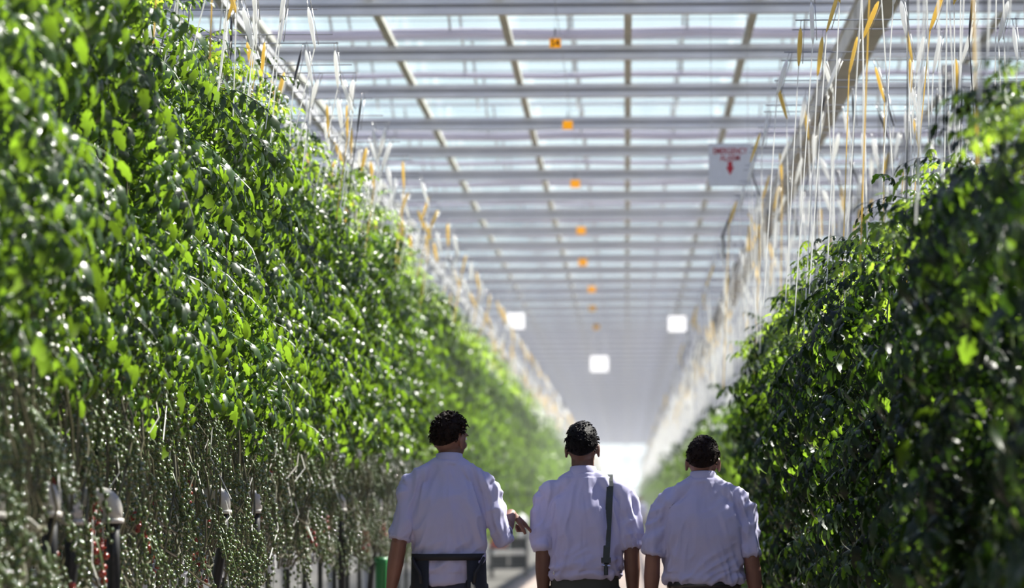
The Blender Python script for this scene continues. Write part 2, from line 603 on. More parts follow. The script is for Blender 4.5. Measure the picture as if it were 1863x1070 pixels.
def leaf_shape(rng, hi=True, mb=None, T=None, size=1.0):
    own = mb is None
    q = MB()
    L = 0.32 * rng.uniform(0.9, 1.1)
    sag = rng.uniform(0.35, 0.8)
    tw = rng.uniform(-0.1, 0.1)
    def rach(t):
        return Vector((L * t * (1 - 0.15 * sag * t), tw * L * t * t, 0.05 * t - sag * L * t * t))
    def tan(t):
        return (rach(t + 0.02) - rach(t - 0.02)).normalized()
    if hi:
        q.tube([rach(0), rach(0.35), rach(0.7), rach(1.0)], [0.004, 0.003, 0.0025, 0.0015], 3, caps=False)
    st = 6 if hi else 2
    pairs = ((0.26, 0.055), (0.46, 0.075), (0.66, 0.080), (0.85, 0.068)) if hi else ((0.4, 0.10), (0.78, 0.10))
    for t, ll in pairs:
        for sgn in (-1, 1):
            tg = tan(t)
            up = Vector((0, 0, 1)); sd = up.cross(tg).normalized()
            up = tg.cross(sd).normalized()
            a = math.radians(rng.uniform(50, 78))
            d = (tg * math.cos(a) + sd * (math.sin(a) * sgn)).normalized()
            d = (d - Vector((0, 0, 1)) * rng.uniform(0.1, 0.5)).normalized()
            up2 = (up - d * up.dot(d)).normalized()
            leaflet(q, rach(t + rng.uniform(-0.03, 0.03)), d, up2, ll * rng.uniform(0.85, 1.2), ll * (rng.uniform(0.20, 0.27) if hi else 0.3), rng.uniform(0.4, 1.3), rng.uniform(0.2, 0.8), st, rng)
    tg = tan(0.98)
    up = (Vector((0, 0, 1)) - tg * tg.z).normalized()
    leaflet(q, rach(0.97), tg, up, 0.10 * rng.uniform(0.9, 1.15), 0.026, rng.uniform(0.4, 1.2), rng.uniform(0.1, 0.5), st, rng)
    if own:
        return q
    v = np.concatenate(q.v)
    Tm = np.array(T)
    v = v @ Tm[:3, :3].T + Tm[:3, 3]
    mb.add(v, q.f)


LR = random.Random(5)
LEAF_HI = {k: [leaf_shape(LR).mesh('leaf', M[k], smooth=True) for _ in range(7)] for k in ('leaf', 'leaf_shaded', 'leaf_tip')}


def low_leaf_arr(rng):
    q = leaf_shape(rng, hi=False)
    return np.concatenate(q.v), q.f


LOW = [low_leaf_arr(LR) for _ in range(6)]
MID = []
for _ in range(6):
    q = leaf_shape(LR); MID.append((np.concatenate(q.v), q.f))


def leaf_matrix(rng, x, y, z, az, pitch, roll, s):
    return Matrix.Translation((x, y, z)) @ Matrix.Rotation(az, 4, 'Z') @ Matrix.Rotation(pitch, 4, 'Y') @ Matrix.Rotation(roll, 4, 'X') @ Matrix.Scale(s, 4)


def spots(rng, side, zb, zt, n, spread=0.13, tip=True):
    """leaf stations round a stem; side=+1: the path lies towards +x"""
    out = []
    for i in range(n):
        t = (i + rng.random()) / n
        z = zb + (zt - zb) * t
        az = i * 2.4 + rng.uniform(-0.5, 0.5)
        if rng.random() < 0.35:
            az = (0 if side > 0 else math.pi) + rng.uniform(-1.1, 1.1)
        near_top = z > zt - 0.25
        pitch = rng.uniform(0.0, 0.7) if not near_top else rng.uniform(-0.9, 0.1)
        s = rng.uniform(0.75, 1.15) * (0.62 if near_top else 1.0)
        out.append((z, az, pitch, rng.uniform(-0.5, 0.5), s, near_top))
    return out


def foliage_mesh(rng, side, zb, zt, n, lib, name='foliage', size=1.0, mats=('leaf', 'leaf_tip'), yspread=0.0, depth=0.0):
    mb = MB()
    for z, az, pitch, roll, s, top in spots(rng, side, zb, zt, n):
        va, fa = rng.choice(lib)
        r = rng.uniform(0, 0.08)
        T = leaf_matrix(rng, math.cos(az) * r + rng.uniform(-depth, depth), math.sin(az) * r + rng.uniform(-yspread, yspread), z, az, pitch, roll, s * size)
        Tm = np.array(T)
        mb.add(va @ Tm[:3, :3].T + Tm[:3, 3], fa, 1 if top else 0)
    return mb.mesh(name, [M[mats[0]], M[mats[1]]], smooth=True)


def truss_mesh(rng, red):
    mb = MB()
    n = rng.randint(12, 18)
    pts = []
    sgn = rng.choice((-1, 1))
    for i in range(6):
        t = i / 5
        pts.append((0.10 * t * (1 - 0.35 * t), sgn * 0.02 * math.sin(t * 3), -0.26 * t * t - 0.02 * t))
    mb.tube(pts, [0.003] * 5 + [0.0015], 4, 0)
    for i in range(n):
        t = 0.25 + 0.75 * i / n
        x = 0.10 * t * (1 - 0.35 * t); z = -0.26 * t * t - 0.02 * t
        ss = 1 if i % 2 else -1
        c = (x + rng.uniform(-0.012, 0.012), ss * 0.020 + rng.uniform(-0.006, 0.006), z - 0.012)
        r = 0.0115 * rng.uniform(0.85, 1.1) * (1.0 if t < 0.85 else 0.75)
        ripe = red and t < 0.75
        mb.ell(c, (r, r, r * 1.1), 8, 5, mi=2 if ripe else 1)
    return mb.mesh('fruit_truss', [M['stem'], M['fruit_green'], M['fruit_red']], smooth=True)


TRUSS = [truss_mesh(LR, False) for _ in range(5)]
TRUSS_RED = [truss_mesh(LR, True) for _ in range(2)]


def stem_mesh(rng, side, x0, zt, bare_to, lush):
    """main stem and, below the leaves, bare hanging and lowered stems"""
    mb = MB()
    pts = []
    z = 1.02
    while z < zt + 0.02:
        pts.append((0.03 * math.sin(z * 5 + rng.random()), 0.03 * math.cos(z * 4 + rng.random()), z))
        z += 0.16
    mb.tube(pts, [0.0075 - 0.004 * i / len(pts) for i in range(len(pts))], 5)
    if lush:
        for _ in range(3):
            a, b = rng.uniform(-0.45, 0.45), rng.uniform(-0.45, 0.45)
            top = rng.uniform(1.7, bare_to + 0.3)
            pp = []
            for i in range(8):
                t = i / 7
                pp.append((side * rng.uniform(-0.02, 0.05) + side * 0.1 * math.sin(t * 3), a * (1 - t) + b * t * 0.4 + 0.02 * math.sin(i * 2.1), 0.95 + (top - 0.95) * t))
            mb.tube(pp, 0.0055, 4)
        for _ in range(2):      # stems laid down in a curve at the row end
            z0 = rng.uniform(1.05, 1.5); pp = []
            for i in range(8):
                t = i / 7
                pp.append((side * 0.16 * math.sin(t * math.pi) - side * 0.04, -0.55 + 1.1 * t, z0 - 0.22 * math.sin(t * math.pi) + 0.1 * t))
            mb.tube(pp, 0.0065, 4)
    return mb


ROW = 1.8
LY = [15.4 - 1.8 + ROW * k for k in range(0, 180) if 15.4 - 1.8 + ROW * k < 318]
RY = [9.4 + ROW * k for k in range(0, 180) if 9.4 + ROW * k < 318]

# shared foliage for the plants behind and beyond
FR = random.Random(21)
FOL_L_MID = [foliage_mesh(FR, 1, 1.92, 3.8, 90, MID) for _ in range(3)]
FOL_R_MID = [foliage_mesh(FR, -1, 0.6, 2.66, 100, MID, mats=('leaf_shaded', 'leaf_shaded')) for _ in range(3)]
FOL_L_FAR = [foliage_mesh(FR, 1, 1.25, 3.82, 125, LOW, size=1.15, yspread=0.25, depth=0.1) for _ in range(3)]
FOL_R_FAR = [foliage_mesh(FR, -1, 0.55, 2.70, 110, LOW, size=1.15, yspread=0.25, depth=0.1, mats=('leaf', 'leaf_tip')) for _ in range(3)]
STEM_SH = {}
for sd in (1, -1):
    STEM_SH[sd] = [stem_mesh(FR, sd, 0, 3.5 if sd > 0 else 2.55, 1.95, sd > 0).mesh('stem', M['stem'] if sd < 0 else M['oldstem'], True) for _ in range(3)]


def near_plant(side, x, y, zb, zt, n, label, group, seed):
    rng = random.Random(seed)
    p = empty('tomato_plant', (x, y, 0))
    tag(p, label, 'plant', group)
    stem_mesh(rng, side, x, zt, zb, side > 0).build('stem', M['oldstem'] if side > 0 else M['stem'], p, True)
    for z, az, pitch, roll, s, top in spots(rng, side, zb, zt, n):
        base = 'leaf' if side > 0 else 'leaf_shaded'
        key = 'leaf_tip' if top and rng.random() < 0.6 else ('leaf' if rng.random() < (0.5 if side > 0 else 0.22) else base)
        me = rng.choice(LEAF_HI[key])
        cl = noise.noise(Vector((side * 7.0, y * 1.1, z * 1.9)))
        if cl < -0.22 and z > zb + 0.2 and rng.random() < 0.75: continue
        r = 0.02 + 0.26 * cl
        sy = rng.uniform(-0.16, 0.16)
        link('leaf', me, p, leaf_matrix(rng, side * r + rng.uniform(-0.06, 0.06), sy, z, az, pitch, roll, s))
    ntr = 17 if side > 0 else 2
    for i in range(ntr):
        z = rng.uniform(1.08, zb + 0.15) if side > 0 else rng.uniform(1.25, 1.6)
        me = rng.choice(TRUSS_RED) if (side > 0 and z < 1.55 and rng.random() < 0.10) else rng.choice(TRUSS)
        az = (0 if side > 0 else math.pi) + rng.uniform(-1.8, 1.8)
        link('fruit_truss', me, p, leaf_matrix(rng, 0.03 * math.cos(az) + rng.uniform(-0.05, 0.12) * side, rng.uniform(-0.3, 0.3), z, az, rng.uniform(-0.3, 0.2), 0, rng.uniform(0.9, 1.3)))
    return p


def back_plant(side, x, y, mesh, label, group, seed, dz=0):
    rng = random.Random(seed)
    p = empty('tomato_plant', (x, y, dz), rng.uniform(-0.3, 0.3))
    tag(p, label, 'plant', group)
    link('foliage', mesh, p)['kind'] = 'stuff'
    link('stem', rng.choice(STEM_SH[side]), p)
    if side > 0 and y < 60:
        for i in range(4):
            az = rng.uniform(-2, 2)
            link('fruit_truss', rng.choice(TRUSS if rng.random() < 0.85 else TRUSS_RED), p, leaf_matrix(rng, rng.uniform(0, 0.1), rng.uniform(-0.2, 0.2), rng.uniform(1.3, 2.1), az, 0, 0, 1.2))


def plants():
    np_ = 0
    far = {1: MB(), -1: MB()}
    for side, rows in ((1, LY), (-1, RY)):
        word = 'left' if side > 0 else 'right'
        for i, y in enumerate(rows):
            rng = random.Random(1000 * side + i)
            xe = (-2.18 if side > 0 else (1.32 if y < 24 else 1.18))
            zt = (3.85 if side > 0 else 2.70)
            zb = (1.93 if side > 0 else 0.98)
            if y < (47 if side > 0 else 38):
                for j, dy in enumerate((-0.52, -0.02, 0.45)):
                    h = zt + rng.uniform(-0.10, 0.12)
                    if side < 0: h += 0.10 * math.sin(y * 1.3)
                    x = xe - side * rng.uniform(-0.05, 0.12)
                    near_plant(side, x, y + dy, zb + rng.uniform(-0.06, 0.14), h, (88 if y < 34 else 66),
                               'leafy tomato vine, %s stem at the path end of the %s %s row' % (('near', 'middle', 'far')[j], nth(i), word),
                               'tomato vines along the %s side of the path' % word, 7 * i + j + 3000 * side)
                    np_ += 1
                for j, dx in enumerate((0.42, 0.85)):
                    for q, dy in enumerate((-0.3, 0.35)) if y < 40 else ((0, 0.0),):
                        back_plant(side, xe - side * dx, y + dy, rng.choice(FOL_L_MID if side > 0 else FOL_R_MID),
                                   '%s tomato vine, %s deep behind the path end of the %s %s row' % (('near', 'far')[q], ('second', 'third')[j], nth(i), word),
                                   'tomato vines deeper in the rows', 9 * i + j + 11 * q + 5000 * side, rng.uniform(-0.1, 0.1))
                        np_ += 1
            elif y < 100 and np_ < 330:
                back_plant(side, xe - side * 0.1, y, rng.choice(FOL_L_FAR if side > 0 else FOL_R_FAR),
                           'blurred leafy tomato vine at the path end of the %s %s row' % (nth(i), word),
                           'tomato vines along the %s side of the path' % word, 13 * i + 700 * side, rng.uniform(-0.08, 0.08))
                back_plant(side, xe - side * 0.6, y + 0.85, rng.choice(FOL_L_FAR if side > 0 else FOL_R_FAR),
                           'blurred tomato vine just behind the path end of the %s %s row' % (nth(i), word),
                           'tomato vines along the %s side of the path' % word, 17 * i + 900 * side, rng.uniform(-0.08, 0.08))
                back_plant(side, xe - side * 0.15, y + 0.9, rng.choice(FOL_L_FAR if side > 0 else FOL_R_FAR),
                           'blurred tomato vine between the %s %s row and the next' % (nth(i), word),
                           'tomato vines along the %s side of the path' % word, 19 * i + 1100 * side, rng.uniform(-0.08, 0.08))
                np_ += 3
            else:
                n = 30 if y < 180 else 18
                sz = 1.6 if y < 180 else 2.3
                for z, az, pitch, roll, s, top in spots(rng, side, 1.15 if side > 0 else 0.55, zt - 0.1, n):
                    va, fa = rng.choice(LOW)
                    T = np.array(leaf_matrix(rng, xe - side * rng.uniform(-0.1, 0.35), y + rng.uniform(-0.9, 0.9), z, az, pitch, roll, s * sz))
                    far[side].add(va @ T[:3, :3].T + T[:3, 3], fa, 0)
    for side, rows in ((1, LY), (-1, RY)):       # the inside of the rows, behind the plants built one by one
        rng = random.Random(40 + side)
        deep = MB()
        for y in rows:
            if y > 58: break
            for _ in range(230):
                x = (-3.25 - rng.random() ** 1.3 * 2.6) if side > 0 else (2.35 + rng.random() ** 1.3 * 2.6)
                z = rng.uniform(1.35, 3.75) if side > 0 else rng.uniform(0.4, 2.62)
                va, fa = rng.choice(LOW)
                T = np.array(leaf_matrix(rng, x, y + rng.gauss(0, 0.32), z, rng.uniform(0, 6.3), rng.uniform(0, 0.7), 0, rng.uniform(1.2, 1.7)))
                deep.add(va @ T[:3, :3].T + T[:3, 3], fa, 0)
        tag(deep.build('row_interior_foliage', M['leaf_shaded'], None, True), 'dense dark foliage inside the %s tomato rows behind their path ends' % ('left' if side > 0 else 'right'), 'foliage', kind='stuff')
    tag(far[1].build('tomato_row_foliage', M['leaf'], None, True), 'mass of blurred tomato foliage far along the left side of the path', 'foliage', kind='stuff')
    tag(far[-1].build('tomato_row_foliage', M['leaf'], None, True), 'mass of blurred tomato foliage far along the right side of the path', 'foliage', kind='stuff')


plants()


# ------------------------------------------------------------------ crop wires, string hooks
def hooks():
    b = MB(); b.tube([(0, 0, 0), (5.0, 0, 0)], 0.0035, 4)
    wme = b.mesh('crop_wire', M['wire'])
    n = 0
    rng = random.Random(77)
    # bobbin variants: elongated wound spool on a wire hook
    def bob(matk, fat):
        q = MB()
        L = 0.24
        q.tube([(0, 0, 0), (0.0, 0, -0.03), (0, 0, -0.05)], 0.0025, 4, 1)
        q.tube([(0, 0, -0.04), (0, 0, -0.07), (0, 0, -0.12), (0, 0, -0.18), (0, 0, -0.24), (0, 0, -0.27)],
               [0.004, 0.013 * fat, 0.016 * fat, 0.015 * fat, 0.010 * fat, 0.003], 7, 0)
        q.tube([(0.02, 0, -0.05), (0.022, 0, -0.25)], 0.0022, 4, 1)
        q.tube([(0.0, 0, 0.0), (0.018, 0, 0.012), (0.02, 0, -0.05)], 0.0022, 4, 1)
        return q.mesh('string_hook', [M[matk], M['hookwire']], True)
    BOB = {'white': [bob('string', 1.0), bob('string', 0.8)], 'yellow': [bob('ystring', 0.9), bob('ystring', 0.7)], 'black': [bob('gstring', 0.5)]}
    rest = MB()
    for side, rows in ((1, LY), (-1, RY)):
        word = 'left' if side > 0 else 'right'
        base = -1.70 if side > 0 else 0.98
        zl = 4.10
        for i, y in enumerate(rows):
            if y < 13: continue
            if y < 110:
                for dy in (-0.25, 0.25):
                    link('crop_wire', wme, None, Matrix.Translation((base - side * 0.0 if side < 0 else base - 5.0, y + dy, zl + 0.005)))
                    o = COL.objects[-1]
                    tag(o, 'thin steel crop wire, %s of two over the %s %s row' % ('near' if dy < 0 else 'far', nth(i), word), 'wire', 'crop wires over the tomato rows')
            nh = 8 if (y < 46 and side < 0) else (9 if 24 < y < 46 else 4)
            for h in range(nh):
                dx = h * ((0.17 if side < 0 else 0.10) if y < 46 else 0.22) + rng.uniform(0, 0.12)
                if h == 0: dx = rng.uniform(0, 0.05)
                x = base - side * dx
                dy = rng.choice((-0.25, 0.25))
                colr = rng.choices(('white', 'yellow', 'black'), (6, 4, 0.6))[0] if side > 0 else rng.choices(('white', 'yellow', 'black'), (6, 3, 2))[0]
                ta, tb = rng.uniform(-0.45, 0.45), rng.uniform(-0.4, 0.4)
                zend = (3.45 if side > 0 else 2.45) + rng.uniform(-0.2, 0.1)
                bot = Vector((0, 0, -0.26)); bot.rotate(Euler((ta, tb, 0)))
                lx, ly = rng.uniform(-0.12, 0.12), rng.uniform(-0.35, 0.35)
                if side > 0: lx = lx * 0.5 - 0.08; ly *= 0.4
                pts = [Vector(bot), Vector((bot.x + lx * 0.5, bot.y + ly * 0.5, (bot.z + zend - zl) / 2)), Vector((bot.x + lx, bot.y + ly, zend - zl))]
                if n < 330 and y < 80:
                    o = link('string_hook', rng.choice(BOB[colr]), None, Matrix.Translation((x, y + dy, zl)) @ Euler((ta, tb, 0)).to_matrix().to_4x4())
                    tag(o, '%s string bobbin, %s from the path, over the %s %s row' % (colr, nth(h), nth(i), word), 'hook', 'string bobbins hung over the tomato rows')
                    Minv = Euler((ta, tb, 0)).to_matrix().inverted()
                    s = MB(); s.tube([Minv @ p for p in pts], 0.0032 if y < 46 else 0.0045, 4)
                    mk = {'white': 'string', 'yellow': rng.choice(('ystring', 'string', 'string', 'string')), 'black': rng.choice(('gstring', 'string'))}[colr]
                    s.build('string', M[mk], o)
                    n += 1
                else:
                    sc = 1 if y < 110 else 2.2
                    q = Vector((x, y + dy, zl))
                    k = {'white': 0, 'yellow': 1, 'black': 2}[colr]
                    if y > 150 and h > 1: continue
                    rest.tube([q, q + bot], [0.012 * sc, 0.010 * sc], 4, k)
                    rest.tube([q + pts[0], q + pts[2]], 0.005 * sc, 3, 0)
    print('hooks', n)
    tag(rest.build('string_hooks', [M['string'], M['ystring'], M['gstring']], None), 'far blurred mass of white and yellow string bobbins over both rows', 'hooks', kind='stuff')


hooks()


# ------------------------------------------------------------------ row ends: risers, gutters
def row_ends():
    rng = random.Random(9)
    # riser parts
    def elbow_mesh():
        q = MB(); pts = []
        for i in range(9):
            a = math.pi / 2 * i / 8
            pts.append((-0.055 + 0.055 * math.sin(a), 0, 0.055 * math.cos(a)))
        q.tube([(-0.12, 0, 0.055)] + pts + [(0, 0, -0.04)], 0.040, 12)
        q.tube([(0, 0, -0.035), (0, 0, -0.055)], 0.046, 12)
        return q.mesh('elbow', M['white'], True)
    em = elbow_mesh()
    pm = MB(); pm.tube([(-0.10, 0, 0.055), (-3.2, 0, 0.055)], 0.026, 8); pm = pm.mesh('rail_pipe', M['beige'], True)

    def riser(x, y, zt, rz, label):
        r = empty('pipe_riser', (x, y, zt), rz)
        tag(r, label, 'pipe', 'heating pipe elbows at the row ends')
        link('elbow', em, r); link('rail_pipe', pm, r)
        lean = rng.uniform(-0.06, 0.01)
        q = MB(); q.tube([(0, 0, -0.04), (0.0, 0, -0.2), (lean, 0.03, -0.5), (lean * 1.6, 0.03, -0.85), (lean, 0, -zt + 0.0)], 0.028, 9)
        q.build('hose', M['black'], r, True)
    for i, y in enumerate((14.7, 16.16, 16.8, 18.15, 23.1, 25.1, 32.6, 37.5, 45.5, 55.0, 64.0)):
        riser(-2.10, y, 1.365 - (0.03 if i in (2, 3) else 0), 0, 'white pipe elbow on a thick black hose, %s counted along the left rows' % nth(i))
    for side, rows in ((1, LY), (-1, RY)):
        word = 'left' if side > 0 else 'right'
        for i, y in enumerate(rows):
            if y > 75: break
            xe = -2.04 if side > 0 else 1.26
            zt = 1.345 if side > 0 else 0.80
            if side < 0 and y > 20: riser(1.26, y - 0.3, 0.80, math.pi, 'white elbow on a black hose at the %s right row' % nth(i))
            # hanging gutter with slab
            g = empty('grow_gutter', (xe - side * (0.20 if side > 0 else 0.05), y + 0.05, 0))
            tag(g, 'hanging gutter with white slab at the path end of %s %s row' % (nth(i), word), 'gutter', 'growing gutters at the row ends')
            s = side
            zg = 0.98 if side > 0 else 0.88
            q = MB()
            q.box(min(0, -s * 3), max(0, -s * 3), -0.12, 0.12, zg - 0.05, zg - 0.035)
            q.box(min(0, -s * 3), max(0, -s * 3), -0.125, -0.115, zg - 0.05, zg + 0.01)
            q.box(min(0, -s * 3), max(0, -s * 3), 0.115, 0.125, zg - 0.05, zg + 0.01)
            q.build('gutter', M['galv'], g)
            q = MB()
            a0, a1 = sorted((s * 0.02, -s * 1.0))
            ring = []
            q2 = MB()
            for xx in (a0, a0 + 0.04, a1 - 0.04, a1):
                k = 0.8 if xx in (a0, a1) else 1.0
                ring.append((xx, k))
            vs = []; fs = []
            for xx, k in ring:
                for yy, zz in ((-0.095, 0), (-0.10, 0.05), (-0.075, 0.10), (0.075, 0.10), (0.10, 0.05), (0.095, 0)):
                    vs.append((xx, yy * k, zg - 0.034 + 0.012 + (zz - 0.0) * k))
            for r_ in range(3):
                for c in range(6):
                    fs.append((r_ * 6 + c, r_ * 6 + (c + 1) % 6, r_ * 6 + 6 + (c + 1) % 6, r_ * 6 + 6 + c))
            fs += [(5, 4, 3, 2, 1, 0), (18, 19, 20, 21, 22, 23)]
            q.add(vs, fs); q.build('slab', M['slab'], g)
            q = MB(); q.tube([(-s * 0.10, -0.10, zg - 0.02), (-s * 0.10, -0.104, zg + 0.03), (-s * 0.10, -0.078, zg + 0.084), (-s * 0.10, 0.078, zg + 0.084), (-s * 0.10, 0.104, zg + 0.03), (-s * 0.10, 0.10, zg - 0.02)], 0.006, 4)
            q.build('strap', M['black'], g)
            q = MB(); q.box(min(-s * 0.3, -s * 0.34), max(-s * 0.3, -s * 0.34), -0.02, 0.02, -0.02, zg - 0.05); q.build('support_post', M['crate'], g)
            for k in range(4):
                q = MB()
                xx = -s * (0.03 + 0.13 * k)
                ph = rng.uniform(-0.25, 0.25)
                q.tube([(xx, rng.uniform(-0.05, 0.05), zg + 0.05), (xx + s * 0.03, ph * 0.5, zg + 0.22), (xx + s * rng.uniform(-0.03, 0.08), ph, zg + rng.uniform(0.32, 0.5))], 0.0045, 4)
                q.build('drip_tube', M['white'], g)
            if side > 0:   # light coloured pruned leaf ribs and cords hanging down to the slab
                q = MB()
                for k in range(6):
                    y0 = rng.uniform(-0.7, 0.7); x0 = s * rng.uniform(-0.05, 0.18)
                    z0 = rng.uniform(1.25, 2.0)
                    ln = rng.uniform(0.15, 0.45)
                    q.tube([(x0, y0, z0), (x0 + rng.uniform(-0.03, 0.03), y0 + rng.uniform(-0.12, 0.12), z0 - ln * 0.5), (x0 + rng.uniform(-0.1, 0.1), y0 + rng.uniform(-0.2, 0.2), z0 - ln)], 0.0028, 3)
                q.build('cord_tails', M['string'], g)['kind'] = 'stuff'


row_ends()


def green_cover():
    q = MB(); q.loft([(0, 0, 0, 0.055, 0.055), (0.30, 0, 0, 0.05, 0.05), (0.88, 0, 0, 0.05, 0.05), (0.92, 0, 0, 0.058, 0.058), (0.935, 0, 0, 0.045, 0.045)], 14)
    o = q.build('post_cover', M['greenplastic'], None, True); o.location = (-1.97, 35.6, 0)
    tag(o, 'bright green plastic tube standing at the path edge left of the men', 'tube')


green_cover()


# ------------------------------------------------------------------ signs, cards, lamps
def text_mesh(body, size, name, material, parent, loc, rot, extr=0.001, width=None):
    c = bpy.data.curves.new(name, 'FONT')
    c.body = body; c.size = size; c.extrude = extr
    c.align_x = 'CENTER'; c.align_y = 'CENTER'
    c.offset = size * 0.012
    t = bpy.data.objects.new(name, c)
    COL.objects.link(t)
    bpy.context.view_layer.update()
    me = bpy.data.meshes.new_from_object(t.evaluated_get(bpy.context.evaluated_depsgraph_get()))
    bpy.data.objects.remove(t)
    if width:
        xs = [v.co.x for v in me.vertices]
        k = width / (max(xs) - min(xs))
        for v in me.vertices: v.co.x *= k
    me.materials.clear(); me.materials.append(material)
    o = link(name, me, parent)
    o.location = loc; o.rotation_euler = rot
    return o


def signs():
    R90 = (math.radians(90), 0, 0)
    d = 39.0
    c = P(1332, 301, d)
    s = empty('emergency_sign', c)
    tag(s, 'white sign with red words and red down arrow hung from the roof', 'sign')
    hw = 39 * d / F; hh = 39 * d / F
    b = MB(); b.box(-hw, hw, -0.004, 0.004, -hh, hh); b.build('panel', M['signwhite'], s)
    text_mesh('EMERGENCY', 0.075, 'lettering', M['red'], s, (0, -0.006, hh * 0.63), R90, width=62 * d / F)
    text_mesh('ALARM', 0.07, 'lettering', M['red'], s, (0, -0.006, hh * 0.30), R90, width=36 * d / F)
    k = d / F
    a = MB()
    pts = [(-4, 8), (4, 8), (4, -2), (7.5, -2), (0, -17), (-7.5, -2), (-4, -2)]
    v = [(x * k, -0.0065, (y - 2) * k) for x, y in pts] + [(x * k, -0.0045, (y - 2) * k) for x, y in pts]
    n = len(pts)
    a.add(v, [(0, 1, 2, 6), (3, 4, 5), (2, 3, 5, 6), tuple(range(2 * n - 1, n - 1, -1))] + [(i, (i + 1) % n, n + (i + 1) % n, n + i) for i in range(n)])
    a.build('arrow', M['red'], s)
    for sx in (-1, 1):
        b = MB(); b.tube([(sx * hw * 0.85, 0, hh), (sx * hw * 0.85, 0.3, CAMZ + 4.35 - c.z)], 0.0025, 4); b.build('hanger_wire', M['wire'], s)
    # orange cards in a line down the path
    for i, (px, py, dd) in enumerate(((1015, 78, 38.2), (1037, 227, 46.5), (1050, 334, 55.3), (1060, 419, 64.4), (1063, 477, 73), (1079, 526, 82), (1080, 561, 91), (1087, 595, 99))):
        c = P(px, py, dd)
        s = empty('number_card', c)
        tag(s, 'small orange card hanging over the path, %s from the top of the picture' % nth(i) if i else 'small orange card with dark number 54 hanging nearest over the path', 'card', 'orange cards hanging in a line over the path')
        ww = 10 * 38.2 / F * (1 + 0.12 * min(i, 4)); wh = 8.5 * 38.2 / F * (1 + 0.12 * min(i, 4))
        b = MB(); b.box(-ww, ww, -0.002, 0.002, -wh, wh); b.build('card', M['orange'], s)
        b = MB()
        b.tube([(-ww * 0.5, 0, wh), (0, 0, wh + 0.035), (ww * 0.5, 0, wh)], 0.003, 4)
        b.build('hanger', M['black'], s)
        b = MB(); b.tube([(0, 0, wh + 0.03), (0, 0, wh + 0.09)], 0.006, 5)
        b.build('clip', M['black'], s)
        top = CAMZ + 4.346
        b = MB(); b.tube([(0, 0, wh + 0.08), (0, 0.0, top - c.z)], 0.0015, 3); b.build('hanger_wire', M['wire'], s)
        if i == 0:
            text_mesh('54', 0.085, 'number', M['ink'], s, (0, -0.0035, 0), R90, width=ww * 1.6)
    # lengthwise wire that carries the cards
    b = MB(); b.tube([(-0.59, 10, CAMZ + 4.346), (-0.59, 320, CAMZ + 4.346)], 0.003, 4)
    tag(b.build('card_wire', M['wire']), 'thin lengthwise wire under the roof beams carrying the orange cards', 'wire')
    # square white lamps
    for i, (px, py, dd, lab) in enumerate(((940, 583, 87.3, 'square white lamp hanging over the plants left of the path'),
                                           (1234, 590, 87.3, 'square white lamp hanging over the plants right of the path'),
                                           (1092, 662, 111.3, 'square white lamp hanging low over the middle of the path, farthest of three'))):
        c = P(px, py, dd)
        s = empty('square_lamp', c)
        tag(s, lab, 'lamp', 'square white lamps under the roof')
        hw, hh = 17 * dd / F, 15 * dd / F
        b = MB()
        v = [(-hw, 0, -hh), (hw, 0, -hh), (hw, 0, hh), (-hw, 0, hh), (-hw * .6, 0.16, -hh * .6), (hw * .6, 0.16, -hh * .6), (hw * .6, 0.16, hh * .6), (-hw * .6, 0.16, hh * .6)]
        b.add(v, [(4, 5, 6, 7)[::-1], (0, 1, 5, 4)[::-1], (1, 2, 6, 5)[::-1], (2, 3, 7, 6)[::-1], (3, 0, 4, 7)[::-1]]); b.build('housing', M['white'], s)
        b = MB(); b.box(-hw * .94, hw * .94, -0.006, 0.0, -hh * .94, hh * .94); b.build('lamp_face', M['lamp'], s)
        b = MB()
        for sx in (-1, 1): b.tube([(sx * hw * .7, 0.05, hh * .9), (sx * hw * .7, 0.05, CAMZ + 4.35 - c.z)], 0.008, 4)
        b.build('hanger_rod', M['galv'], s)


signs()


